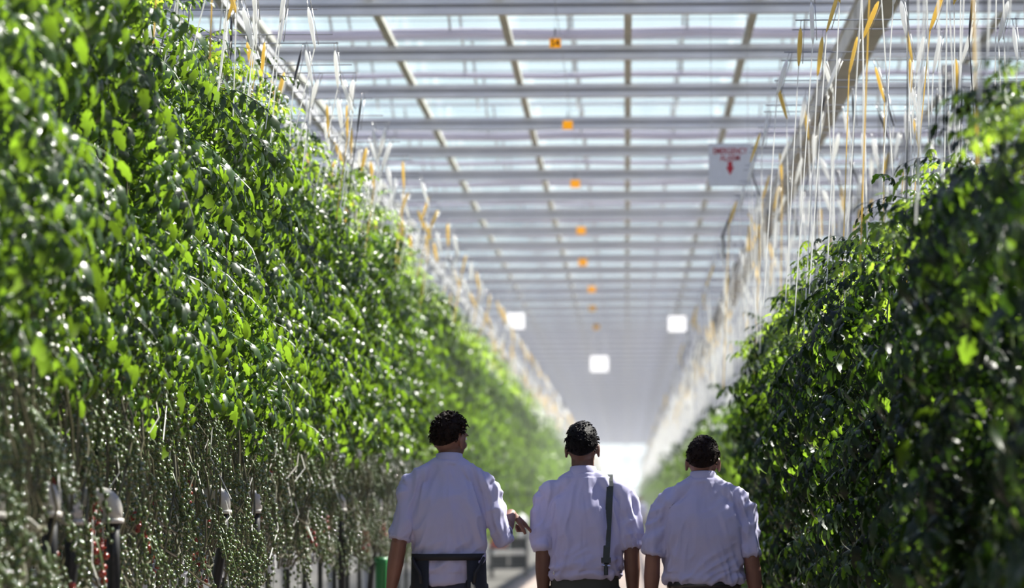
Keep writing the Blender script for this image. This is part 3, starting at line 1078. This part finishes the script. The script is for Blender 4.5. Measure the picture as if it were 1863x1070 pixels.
# ------------------------------------------------------------------ trolley with crates far down the path
def trolley():
    y = 84.0
    x0 = (925 - VX) * y / F
    t = empty('picking_trolley', (x0, y, 0))
    tag(t, 'dark steel picking trolley standing on the path beyond the men', 'trolley')
    b = MB()
    for sx in (-0.34, 0.34):
        for sy in (-0.5, 0.5): b.tube([(sx, sy, 0.12), (sx, sy, 1.0)], 0.02, 6)
    b.box(-0.38, 0.38, -0.55, 0.55, 0.16, 0.22); b.box(-0.38, 0.38, -0.55, 0.55, 0.52, 0.55); b.box(-0.38, 0.38, -0.55, 0.55, 0.86, 0.89)
    b.build('frame', M['crate'], t)
    for sx in (-0.32, 0.32):
        for sy in (-0.45, 0.45):
            q = MB(); q.tube([(sx - 0.02, sy, 0.08), (sx + 0.02, sy, 0.08)], 0.08, 12); q.build('wheel', M['black'], t)
    b = MB(); b.tube([(-0.34, -0.5, 1.0), (-0.34, -0.62, 1.05), (0.34, -0.62, 1.05), (0.34, -0.5, 1.0)], 0.018, 6); b.build('handle', M['crate'], t)
    def crate(x, z, m, lab, yy=0.0):
        o = empty('crate', (x0 + x, y + yy, z)); tag(o, lab, 'crate', 'crates on the picking trolley')
        q = MB()
        q.box(-0.17, 0.17, -0.25, 0.25, 0, 0.012); q.box(-0.17, 0.17, -0.25, -0.238, 0, 0.2); q.box(-0.17, 0.17, 0.238, 0.25, 0, 0.2)
        q.box(-0.17, -0.158, -0.25, 0.25, 0, 0.2); q.box(0.158, 0.17, -0.25, 0.25, 0, 0.2); q.build('body', M[m], o)
        q = MB(); q.box(-0.185, 0.185, -0.265, -0.25, 0.17, 0.2); q.box(-0.185, 0.185, 0.25, 0.265, 0.17, 0.2); q.box(-0.185, -0.17, -0.265, 0.265, 0.17, 0.2); q.box(0.17, 0.185, -0.265, 0.265, 0.17, 0.2)
        q.build('rim', M[m], o)
    crate(-0.19, 0.22, 'crate', 'dark crate low on the left of the picking trolley')
    crate(0.19, 0.22, 'crate', 'dark crate low on the right of the picking trolley')
    crate(0.19, 0.55, 'crate', 'dark crate on the middle shelf of the picking trolley')
    crate(-0.19, 0.55, 'redcrate', 'small red crate on the middle shelf of the picking trolley')
    for i, (sx, zz, r) in enumerate(((-0.15, 0.89, 0.15), (0.17, 0.89, 0.19))):
        q = MB(); q.loft([(0, 0, 0, r * .8, r * .9), (0.08, 0, 0, r, r * 1.1), (0.22, 0.01, 0, r * .95, r), (0.30, 0.0, 0, r * .5, r * .5), (0.33, 0, 0, r * .25, r * .3)], 14)
        o = q.build('sack', M['sack'], None, True); o.location = (x0 + sx, y, zz)
        tag(o, 'pale filled sack on top of the trolley, the %s one' % ('smaller' if i == 0 else 'larger'), 'sack', 'sacks on the picking trolley')


trolley()


# ------------------------------------------------------------------ people
def remesh(mb, name, voxel, smooth, material, parent, fn=None):
    tmp = mb.build('tmp', material)
    r = tmp.modifiers.new('r', 'REMESH'); r.mode = 'VOXEL'; r.voxel_size = voxel; r.use_smooth_shade = True
    s = tmp.modifiers.new('s', 'SMOOTH'); s.factor = 0.5; s.iterations = smooth
    bpy.context.view_layer.update()
    me = bpy.data.meshes.new_from_object(tmp.evaluated_get(bpy.context.evaluated_depsgraph_get()))
    old = tmp.data
    bpy.data.objects.remove(tmp); bpy.data.meshes.remove(old)
    me.name = name
    if fn:
        n = len(me.vertices)
        co = np.empty(n * 3); no = np.empty(n * 3)
        me.vertices.foreach_get('co', co); me.vertices.foreach_get('normal', no)
        co = co.reshape(-1, 3); no = no.reshape(-1, 3)
        for i in range(n):
            co[i] += no[i] * fn(co[i], no[i])
        me.vertices.foreach_set('co', co.ravel())
    me.materials.clear(); me.materials.append(material)
    me.polygons.foreach_set('use_smooth', [True] * len(me.polygons))
    me.update()
    return link(name, me, parent)


def hand(mb, wrist, direction, palm_n, thumb_side, pose='relaxed', s=1.0):
    """palm + four fingers + thumb as tapered chains; direction = wrist->knuckles, palm_n = palm facing"""
    d = Vector(direction).normalized()
    n = Vector(palm_n); n = (n - d * n.dot(d)).normalized()
    q = d.cross(n).normalized() * thumb_side      # towards the thumb
    w = Vector(wrist)
    for k in (-1.0, -0.33, 0.33, 1.0):
        mb.tube([w + q * (k * 0.018 * s), w + d * 0.05 * s + q * (k * 0.027 * s), w + d * 0.092 * s + q * (k * 0.030 * s)], [0.019 * s, 0.016 * s, 0.012 * s], 8)
    lens = {1.0: 0.072, 0.33: 0.080, -0.33: 0.074, -1.0: 0.058}
    for k, L in lens.items():
        if pose == 'point': curl = 0.03 if k == 1.0 else 1.3
        else: curl = 0.38 - 0.05 * k
        base = w + d * 0.088 * s + q * (k * 0.029 * s)
        pts = [base]; a = 0.12; cur = base
        for j, seg in enumerate((0.45, 0.32, 0.25)):
            a += curl * (0.8 if j == 0 else 1.0)
            cur = cur + (d * math.cos(a) + n * math.sin(a) + q * 0.05 * k) * (L * seg * s)
            pts.append(cur)
        mb.tube(pts, [0.0100 * s, 0.0088 * s, 0.0080 * s, 0.0065 * s], 8)
    tb = w + d * 0.022 * s + q * 0.026 * s
    mb.tube([tb, tb + (q * 0.7 + d * 0.65 + n * 0.25) * 0.034 * s, tb + (q * 0.85 + d * 1.3 + n * 0.5) * 0.040 * s, tb + (q * 0.85 + d * 1.9 + n * 0.75) * 0.042 * s], [0.014 * s, 0.0115 * s, 0.0105 * s, 0.008 * s], 8)


def limb(mb, pts, rs, n=14):
    mb.tube(pts, rs, n)
    for p, r in zip(pts[1:-1], rs[1:-1]):
        mb.ell(p, (r, r, r), 12, 8)


def person(px, depth, H, label, o):
    """o: dict of body measures in metres, facing +y"""
    root = empty('person', ((px - VX) * depth / F, depth, 0), o.get('rz', 0))
    tag(root, label, 'person')
    skin = M[o.get('skin', 'skin')]
    vox = o.get('voxel', 0.005)
    top, col = o['top'], o['collar']
    shx, shz = o['shx'], o['shz']
    hw, waist, beltz, hem = o['chest'], o['waist'], o['belt'], o['hem']
    hipz = o['hipz']
    arms = o['arms']
    legs = o['legs']
    hx, hy = o.get('head', (0, 0.02))
    lean = o.get('lean', 0.0)
    # ---- body
    mb = MB()
    mb.loft([(hipz - 0.05, 0, 0, waist * 0.9, 0.10), (beltz, 0, 0, waist * 0.88, 0.10), (shz - 0.18, 0, 0, hw * 0.80, 0.10), (shz - 0.05, 0, 0, hw * 0.72, 0.08), (shz + 0.02, 0, 0, 0.08, 0.06)], 20)
    mb.tube([(0, -0.012, shz - 0.02), (hx * 0.5, hy * 0.4 - 0.005, shz + 0.07), (hx, hy, top - 0.15)], [0.068, 0.058, 0.055], 16)
    yaw = o.get('yaw', 0.0); tilt = o.get('tilt', 0.0); nod = o.get('nod', 0.0)
    HR = Matrix.Rotation(yaw, 4, 'Z') @ Matrix.Rotation(tilt, 4, 'Y') @ Matrix.Rotation(-nod, 4, 'X')
    hc = Vector((hx, hy, top - 0.122))
    def hp(x, y, z): return hc + HR @ Vector((x, y, z))
    hr = HR
    mb.ell(hp(0, -0.004, 0.008), (0.073, 0.090, 0.100), 20, 14, hr)
    mb.ell(hp(0, 0.025, -0.045), (0.058, 0.066, 0.070), 16, 12, hr)
    mb.ell(hp(0, 0.052, -0.088), (0.030, 0.030, 0.024), 12, 8, hr)       # chin
    mb.ell(hp(0, 0.078, 0.022), (0.048, 0.020, 0.016), 12, 8, hr)       # brow
    mb.tube([hp(0, 0.088, 0.010), hp(0, 0.100, -0.012), hp(0, 0.108, -0.028)], [0.008, 0.010, 0.013], 8)   # nose
    mb.ell(hp(0, 0.098, -0.030), (0.016, 0.012, 0.009), 10, 6, hr)
    for s in (-1, 1):
        mb.ell(hp(s * 0.079, -0.004, -0.018), (0.0095, 0.019, 0.032), 10, 8, hr)
        mb.ell(hp(s * 0.080, -0.002, -0.044), (0.008, 0.012, 0.012), 8, 6, hr)
        mb.ell(hp(s * 0.040, 0.060, -0.030), (0.020, 0.020, 0.020), 8, 6, hr)
    for s, A in zip((-1, 1), arms):
        sh, el, wr = [Vector(v) for v in A['j']]
        limb(mb, [sh, sh.lerp(el, 0.5), el, el.lerp(wr, 0.4), wr], [0.044, 0.041, 0.038, 0.040, 0.026], 14)
        hand(mb, wr, A['hd'], A['hn'], A['ts'], A.get('pose', 'relaxed'), o.get('hs', 1.0))
    for s, Lg in zip((-1, 1), legs):
        hp_, kn, an = [Vector(v) for v in Lg]
        limb(mb, [hp_, hp_.lerp(kn, 0.5), kn, kn.lerp(an, 0.4), an], [0.082, 0.07, 0.052, 0.05, 0.035], 12)
        mb.tube([an, an + Vector((0, 0.06, -0.04)), an + Vector((0, 0.15, -0.055))], [0.036, 0.035, 0.025], 8)
    remesh(mb, 'body', vox, 2, skin, root)
    # eyes, mouth
    for s in (-1, 1):
        q = MB(); q.ell(hp(s * 0.031, 0.079, 0.002), (0.013, 0.010, 0.009), 10, 8, hr); q.build('eye', M['eye'], root, True)
        q = MB(); q.tube([hp(s * 0.018, 0.094, 0.018), hp(s * 0.034, 0.092, 0.022), hp(s * 0.048, 0.082, 0.018)], [0.003, 0.004, 0.002], 6); q.build('eyebrow', M[o['hair']], root, True)
    q = MB(); q.ell(hp(0, 0.086, -0.058), (0.024, 0.010, 0.007), 12, 8, hr); q.build('mouth', M['lip'], root, True)
    # ---- hair
    rng = random.Random(int(px))
    ha = o.get('hamp', 0.008); hs = o.get('hscale', 35)
    q = MB(); q.ell((0, 0, 0), (1, 1, 1), 56, 40)
    v = np.concatenate(q.v)
    vv = []
    for a in v:
        x, y, z = a
        front = y
        line = -0.10 + max(0, y) * 0.95 + (0.45 if abs(x) > 0.75 and y > -0.3 else 0) * 1.0
        if y < -0.2: line = -0.10 - min(1.0, (-y - 0.2) * 1.4) * 0.55
        if y > 0.35: line = 0.45
        k = 1.0 if z > line else max(0.80, 1.0 - (line - z) * 1.6)
        d = Vector((x * 0.080, y * 0.100 - 0.008, z * 0.108 + 0.010)) * k
        if k == 1.0:
            nn = noise.noise(Vector((d.x * hs, d.y * hs, d.z * hs + px))) + 0.5 * noise.noise(Vector((d.x * hs * 2.3, d.y * hs * 2.3, d.z * hs * 2.3)))
            d = d * (1 + ha * 10 * nn * 0.9) + Vector((0, 0, 0.006 * max(0, z)))
        vv.append(tuple(hc + HR @ d))
    qq = MB(); qq.add(vv, q.f)
    nt_ = o.get('tufts', 260)
    for _ in range(nt_):
        th = rng.uniform(0, 2 * math.pi); zz = rng.uniform(-0.35, 1.0)
        rr = math.sqrt(max(0, 1 - zz * zz))
        x, y = rr * math.cos(th), rr * math.sin(th)
        if y > 0.3 and zz < 0.5: continue
        if zz < 0.05 and y > -0.3: continue
        p0 = Vector((x * 0.079, y * 0.099 - 0.008, zz * 0.107 + 0.012))
        nrm = Vector((x, y, zz)).normalized()
        tgt = Vector((rng.uniform(-1, 1), rng.uniform(-1, 1), rng.uniform(-1, 0.3)))
        tgt = (tgt - nrm * tgt.dot(nrm)).normalized()
        L = o.get('tuftlen', 0.018) * rng.uniform(0.6, 1.3)
        pts = [p0 - nrm * 0.004, p0 + nrm * L * 0.5 + tgt * L * 0.3, p0 + nrm * L * 0.55 + tgt * L * 1.0]
        qq.tube([hc + HR @ p for p in pts], [0.0045, 0.0035, 0.0008], 4)
    qq.build('hair', M[o['hair']], root, True)
    # ---- shirt
    sm = MB()
    bl = o.get('blouse', 0.012)
    cy = 0.0
    rings = [(hem, 0, 0, o['hemw'], 0.128), (hem + 0.05, 0, 0, o['hemw'] * 0.985, 0.128), (beltz + 0.03, 0, -0.004, waist + bl, 0.125 + bl * 0.5), (beltz + 0.10, 0, -0.004, waist + bl, 0.128),
             (shz - 0.28, 0, -0.004, (waist + hw) / 2 + 0.004, 0.130), (shz - 0.14, 0, -0.006, hw, 0.130), (shz - 0.05, 0, -0.008, hw * 0.99, 0.118, 2.2), (shz + 0.0, 0, -0.008, hw * 0.90, 0.10, 2.1),
             (shz + 0.045, 0, -0.006, hw * 0.62, 0.085, 2.0), ((shz + col) / 2 + 0.01, 0, -0.002, 0.082, 0.074, 2), (col - 0.035, 0, 0.0, 0.063, 0.066, 2)]
    rings = sorted(rings, key=lambda r: r[0])
    sm.loft(rings, 40)
    for s in (-1, 1):
        sm.tube([(s * 0.035, -0.004, col - 0.055), (s * 0.10, -0.008, (col - 0.05) * 0.52 + (shz + 0.01) * 0.48), (s * (shx - 0.01), -0.004, shz + 0.005)], [0.045, 0.052, 0.060], 14)
    for s, A in zip((-1, 1), arms):
        sh, el, wr = [Vector(v) for v in A['j']]
        t = A['sleeve']
        end = sh.lerp(el, t) if t <= 1 else el.lerp(wr, t - 1)
        r0, r1 = A.get('sr', (0.068, 0.060))
        if t <= 1:
            sm.ell(sh + Vector((-s * 0.004, 0, -0.002)), (r0 - 0.002,) * 3, 16, 12)
            sm.tube([sh, sh.lerp(end, 0.45), end], [r0, (r0 + r1) / 2 + 0.002, r1], 18)
        else:
            sm.ell(sh + Vector((-s * 0.004, 0, -0.002)), (r0 - 0.002,) * 3, 16, 12)
            sm.tube([sh, sh.lerp(el, 0.5), el, end], [r0, (r0 + r1) / 2 + 0.004, r1, r1 * 0.92], 18)
            sm.ell(el, (r1, r1, r1), 14, 10)
        A['end'] = end; A['r1'] = r1
    seed = px * 0.37
    fa = o.get('folds', 0.006)
    def fold(c, nrm):
        x, y, z = c
        sleeve = max(0.0, min(1.0, (abs(x) - hw * 0.92) / 0.03))
        u = noise.noise(Vector((x * 13 + z * 3.0, y * 10, z * 3.6 + seed)))
        u2 = noise.noise(Vector((x * 10 - z * 11 + seed, y * 8, z * 10)))
        low = max(0.0, min(1.0, (beltz + 0.16 - z) / 0.14)) * (1.0 if z > beltz - 0.01 else 0.4)
        u3 = noise.noise(Vector((x * 24 + z * 5.0 * (1 if x > 0 else -1), y * 14, z * 5.5 - seed)))
        side_ = max(0, min(1, (abs(x) - hw * 0.25) / (hw * 0.55)))
        f = fa * (0.75 * u + (0.25 + 0.7 * sleeve + 1.3 * low) * (0.5 - 1.6 * abs(u2)) + (0.25 + 0.75 * side_) * (0.55 - 1.9 * abs(u3)))
        if z > col - 0.06: f *= 0.2
        return max(-0.007, min(0.02, f))
    remesh(sm, 'shirt', 0.0065, 9, M['shirt'], root, fold)
    # collar: standing band
    q = MB()
    n = 28
    vs, fs = [], []
    for i, (dz, rr) in enumerate(((-0.055, 0.074), (-0.03, 0.068), (-0.002, 0.064), (0.0, 0.060), (-0.03, 0.060))):
        for j in range(n):
            a = 2 * math.pi * j / n
            vs.append((hx * 0.6 + rr * math.cos(a), hy * 0.45 + (rr * 1.02) * math.sin(a) - 0.002, col + dz - 0.010 * (1 + math.sin(a)) * 0.8))
    for i in range(4):
        for j in range(n):
            a, b = i * n + j, i * n + (j + 1) % n
            fs.append((a, b, b + n, a + n))
    q.add(vs, fs); q.build('collar', M['shirt'], root, True)
    # cuffs
    for s, A in zip((-1, 1), arms):
        sh, el, wr = [Vector(v) for v in A['j']]
        ax = (A['end'] - (sh if A['sleeve'] <= 1 else el)).normalized()
        cl = A.get('cuff', 0.012)
        r1 = A['r1'] * (0.92 if A['sleeve'] > 1 else 1.0) + (0.003 if cl > 0.02 else 0.0005)
        q = MB(); q.tube([A['end'] - ax * cl, A['end'] + ax * 0.004, A['end'] + ax * 0.005, A['end'] - ax * 0.01], [r1, r1, r1 - 0.006, r1 - 0.008], 22, caps=False)
        q.build('cuff', M['shirt'], root, True)
    # ---- trousers, belt, shoes
    tm = MB()
    tr = M[o['trousers']]
    bw = o['waist'] * 0.98
    tm.loft([(hipz - 0.10, 0, 0, bw * 0.97, 0.125), (hipz, 0, 0, bw * 1.02, 0.125), (beltz - 0.02, 0, 0, bw, 0.115), (beltz + 0.015, 0, 0, bw * 0.98, 0.112)], 28)
    for s, Lg in zip((-1, 1), legs):
        a, k, n_ = [Vector(v) for v in Lg]
        limb(tm, [a + Vector((0, 0, 0.03)), a.lerp(k, 0.5), k, k.lerp(n_, 0.5), n_ + (n_ - k).normalized() * 0.02], [0.105, 0.092, 0.072, 0.068, 0.062], 16)
    remesh(tm, 'trousers', 0.009, 3, tr, root, lambda c, n_: 0.004 * noise.noise(Vector((c[0] * 12, c[1] * 12, c[2] * 5 + seed))))
    for s, Lg in zip((-1, 1), legs):
        an = Vector(Lg[2])
        q = MB()
        q.ell(an + Vector((0, 0.0, -0.045)), (0.040, 0.055, 0.045), 14, 10)
        q.ell(an + Vector((0, 0.09, -0.058)), (0.046, 0.10, 0.034), 14, 10)
        q.ell(an + Vector((0, 0.05, -0.078)), (0.048, 0.145, 0.014), 14, 6)
        remesh(q, 'shoe', 0.008, 2, M['leather'], root)
    if o.get('beltshow', True):
        q = MB()
        n = 36; vs = []; fs = []
        for dz, e in ((-0.018, 0.004), (0.018, 0.004), (0.018, -0.004), (-0.018, -0.004)):
            for j in range(n):
                a = 2 * math.pi * j / n; c_, s_ = math.cos(a), math.sin(a)
                vs.append(((bw + e) * math.copysign(abs(c_) ** 0.87, c_), (0.117 + e) * math.copysign(abs(s_) ** 0.87, s_), beltz - 0.005 + dz))
        for i in range(4):
            for j in range(n):
                fs.append((i * n + j, i * n + (j + 1) % n, ((i + 1) % 4) * n + (j + 1) % n, ((i + 1) % 4) * n + j))
        q.add(vs, fs); b_ = q.build('belt', M['leather'], root, True)
        q = MB(); q.box(-0.025, 0.025, 0.120, 0.128, beltz - 0.027, beltz + 0.017); q.build('buckle', M['chrome'], b_)
    return root, rings


def back_y(rings, x, z, off):
    if isinstance(rings, tuple):        # (bvh, side)
        bvh, sy = rings
        hit = bvh.ray_cast(Vector((x, -0.6 * sy, z)), Vector((0, sy, 0)))
        if hit[0] is not None: return hit[0].y - off * sy
        return -0.1 * sy
    """surface of the shirt at (x, z) on the back side"""
    zs = [r[0] for r in rings]
    rx = np.interp(z, zs, [r[3] for r in rings]); ry = np.interp(z, zs, [r[4] for r in rings]); cy = np.interp(z, zs, [r[2] for r in rings])
    p = 2.3
    t = min(0.999, abs(x) / rx)
    return cy - ry * (1 - t ** p) ** (1 / p) - off


def people():
    DN = (0, 0.15, -1)
    # man pointing, apron tied over the shirt
    r1, rg = person(816, 21.6, 1.80, 'man in white short-sleeved shirt and dark tied apron, pointing, his curly head turned', dict(
        top=1.80, collar=1.605, shx=0.185, shz=1.425, chest=0.186, waist=0.158, belt=1.03, hem=0.965, hemw=0.150, hipz=0.93, hair='hair_brown', hamp=0.010, hscale=38, tufts=420, tuftlen=0.020,
        head=(0.008, 0.03), yaw=-0.62, tilt=0.06, nod=0.10, skin='skin', trousers='navy', beltshow=False, blouse=0.006, folds=0.018,
        arms=(dict(j=((-0.182, 0, 1.42), (-0.240, -0.045, 1.165), (-0.285, 0.03, 0.925)), hd=(-0.1, 0.15, -1), hn=(0.9, 0, 0), ts=1, sleeve=0.93, sr=(0.062, 0.054), cuff=0.010),
              dict(j=((0.182, 0, 1.42), (0.262, -0.03, 1.205), (0.300, 0.20, 1.305)), hd=(0.66, 0.45, -0.55), hn=(-0.5, 0.1, -0.8), ts=-1, pose='point', sleeve=1.08, sr=(0.062, 0.052), cuff=0.010)),
        legs=(((-0.09, 0, 0.93), (-0.095, 0.06, 0.50), (-0.10, -0.10, 0.09)), ((0.09, 0, 0.93), (0.095, 0.17, 0.51), (0.10, 0.24, 0.09)))))
    # apron: band, knot and wrap that is open behind
    n = 40
    def ringband(z0, z1, rx, ry, a0=0, a1=2 * math.pi, th=0.006, skew=0.0):
        vs, fs = [], []
        closed = abs(a1 - a0 - 2 * math.pi) < 1e-6
        m = n if closed else n + 1
        for (z, e) in ((z0, th), (z1, th), (z1, 0), (z0, 0)):
            for j in range(m):
                a = a0 + (a1 - a0) * j / n; c_, s_ = math.cos(a), math.sin(a)
                k = 1.0 if z == z1 else 1.0 + skew
                vs.append(((rx * k + e) * math.copysign(abs(c_) ** 0.87, c_), (ry * k + e) * math.copysign(abs(s_) ** 0.87, s_), z))
        for i in range(4):
            for j in range(n):
                fs.append((i * m + j, i * m + (j + 1) % m, ((i + 1) % 4) * m + (j + 1) % m, ((i + 1) % 4) * m + j))
        if not closed: fs += [(0, m, 2 * m, 3 * m), (m - 1, 4 * m - 1, 3 * m - 1, 2 * m - 1)]
        return vs, fs
    a = MB()
    v, f = ringband(1.080, 1.112, 0.176, 0.149); a.add(v, f)
    o = a.build('apron_band', M['blackcloth'], r1, True)
    a = MB()
    v, f = ringband(0.52, 1.09, 0.176, 0.149, math.radians(-62), math.radians(242), 0.005, 0.10); a.add(v, f)
    a.build('apron_skirt', M['blackcloth'], r1, True)
    a = MB()
    for s, x1 in ((-1, -0.05), (1, 0.07)):      # strings slanting down behind towards the open skirt edges
        a.tube([(s * 0.172, -0.07, 1.09), (s * 0.158, -0.125, 1.06), (s * 0.133, -0.150, 1.02), (s * 0.127, -0.156, 0.97)], 0.009, 6)
    a.build('apron_ties', M['blackcloth'], r1, True)
    # middle man with shoulder strap
    r2, rg = person(1063, 21.9, 1.75, 'man with black hair in white shirt with rolled sleeves and a dark shoulder strap', dict(
        top=1.755, collar=1.540, shx=0.195, shz=1.375, chest=0.190, waist=0.172, belt=1.005, hem=0.985, hemw=0.170, hipz=0.90, hair='hair_black', hamp=0.005, hscale=30, tufts=300, tuftlen=0.013,
        head=(-0.008, 0.02), yaw=-0.10, tilt=-0.02, nod=0.05, skin='skin2', trousers='olive', blouse=0.018, folds=0.021,
        arms=(dict(j=((-0.184, 0, 1.375), (-0.203, -0.05, 1.125), (-0.205, 0.02, 0.885)), hd=DN, hn=(0.9, 0, 0), ts=1, sleeve=0.97, sr=(0.060, 0.053), cuff=0.05),
              dict(j=((0.192, 0, 1.375), (0.232, -0.05, 1.125), (0.238, 0.02, 0.885)), hd=DN, hn=(-0.9, 0, 0), ts=-1, sleeve=0.97, sr=(0.061, 0.053), cuff=0.05)),
        legs=(((-0.09, 0, 0.90), (-0.095, 0.16, 0.49), (-0.10, 0.22, 0.09)), ((0.09, 0, 0.90), (0.095, 0.04, 0.48), (0.10, -0.12, 0.09)))))
    # strap over the right shoulder
    q = MB(); vs = []; k = 26
    from mathutils.bvhtree import BVHTree
    sh = [c for c in r2.children if c.name.startswith('shirt')][0].data
    bv = BVHTree.FromPolygons([v.co.copy() for v in sh.vertices], [tuple(p.vertices) for p in sh.polygons])
    rg = (bv, 1)
    path = []
    for i in range(15):
        t = i / 14
        x = 0.128 - 0.022 * t; z = 1.435 + (1.055 - 1.435) * t
        path.append((x, back_y(rg, x, z, 0.004), z))
    front = [(0.118, back_y((bv, -1), 0.118, z, 0.004), z) for z in np.linspace(1.05, 1.42, 9)]
    tops = []
    for yy in (0.05, 0.02, -0.015, -0.045):
        hit = bv.ray_cast(Vector((0.126, yy, 2.0)), Vector((0, 0, -1)))
        tops.append((0.126, yy, (hit[0].z if hit[0] else 1.45) + 0.004))
    full = front + tops + path
    hwid = 0.0165
    fs = []
    for i, p in enumerate(full):
        pv = Vector(p)
        t = (Vector(full[min(i + 1, len(full) - 1)]) - Vector(full[max(i - 1, 0)])).normalized()
        nr = Vector((1, 0, 0)).cross(t).normalized()
        for sx, e in ((-1, 0.002), (1, 0.002), (1, -0.002), (-1, -0.002)):
            vs.append(tuple(pv + Vector((sx * hwid, 0, 0)) + nr * e))
    for i in range(len(full) - 1):
        for j in range(4):
            fs.append((i * 4 + j, i * 4 + (j + 1) % 4, i * 4 + 4 + (j + 1) % 4, i * 4 + 4 + j))
    fs += [(3, 2, 1, 0), tuple(4 * (len(full) - 1) + j for j in range(4))]
    q.add(vs, fs); st = q.build('shoulder_strap', M['strapcloth'], r2)
    q = MB(); yb = back_y(rg, 0.106, 1.07, 0.006)
    q.box(0.082, 0.130, yb - 0.004, yb + 0.004, 1.060, 1.086); q.tube([(0.106, yb, 1.055), (0.106, yb, 1.00)], 0.010, 6)
    q.build('strap_clip', M['strapcloth'], st)
    q = MB(); q.tube([(0.085, yb - 0.002, 1.048), (0.127, yb - 0.002, 1.044)], 0.004, 6); q.build('strap_ring', M['chrome'], st)
    q = MB()
    for dx in (0, 0.016, 0.032): q.ell((-0.150 + dx, -0.075 - dx * 0.9, 1.012), (0.006, 0.006, 0.010), 8, 6)
    q.build('belt_studs', M['chrome'], r2, True)
    # right man
    person(1280, 21.7, 1.68, 'stocky man with short dark hair in white short-sleeved shirt, rightmost of the three', dict(
        top=1.680, collar=1.510, shx=0.195, shz=1.330, chest=0.198, waist=0.182, belt=0.955, hem=0.960, hemw=0.186, hipz=0.87, hair='hair_brown', hamp=0.005, hscale=34, tufts=420, tuftlen=0.010,
        head=(0.0, 0.03), yaw=-0.12, tilt=0.03, nod=0.16, skin='skin', trousers='blackcloth', blouse=0.012, folds=0.018,
        arms=(dict(j=((-0.192, 0, 1.330), (-0.250, -0.04, 1.085), (-0.262, 0.03, 0.85)), hd=DN, hn=(0.9, 0, 0), ts=1, sleeve=0.94, sr=(0.064, 0.058), cuff=0.010),
              dict(j=((0.192, 0, 1.330), (0.232, -0.04, 1.075), (0.262, 0.03, 0.84)), hd=DN, hn=(-0.9, 0, 0), ts=-1, sleeve=0.94, sr=(0.062, 0.052), cuff=0.010)),
        legs=(((-0.10, 0, 0.87), (-0.105, 0.05, 0.47), (-0.11, -0.08, 0.09)), ((0.10, 0, 0.87), (0.105, 0.14, 0.48), (0.11, 0.20, 0.09)))))
    # distant person
    person(1163, 140, 1.66, 'distant blurred person in pale clothes standing on the far path', dict(
        top=1.66, collar=1.47, shx=0.175, shz=1.31, chest=0.18, waist=0.165, belt=0.95, hem=0.90, hemw=0.175, hipz=0.87, hair='hair_brown', tufts=30, voxel=0.012,
        head=(0.0, 0.02), skin='skin', trousers='navy', rz=math.pi,
        arms=(dict(j=((-0.178, 0, 1.31), (-0.235, -0.03, 1.06), (-0.25, 0.05, 0.83)), hd=DN, hn=(0.9, 0, 0), ts=1, sleeve=0.94),
              dict(j=((0.178, 0, 1.31), (0.235, -0.03, 1.06), (0.25, 0.05, 0.83)), hd=DN, hn=(-0.9, 0, 0), ts=-1, sleeve=0.94)),
        legs=(((-0.10, 0, 0.87), (-0.105, 0.02, 0.47), (-0.11, 0, 0.09)), ((0.10, 0, 0.87), (0.105, 0.02, 0.48), (0.11, 0.0, 0.09)))))


people()
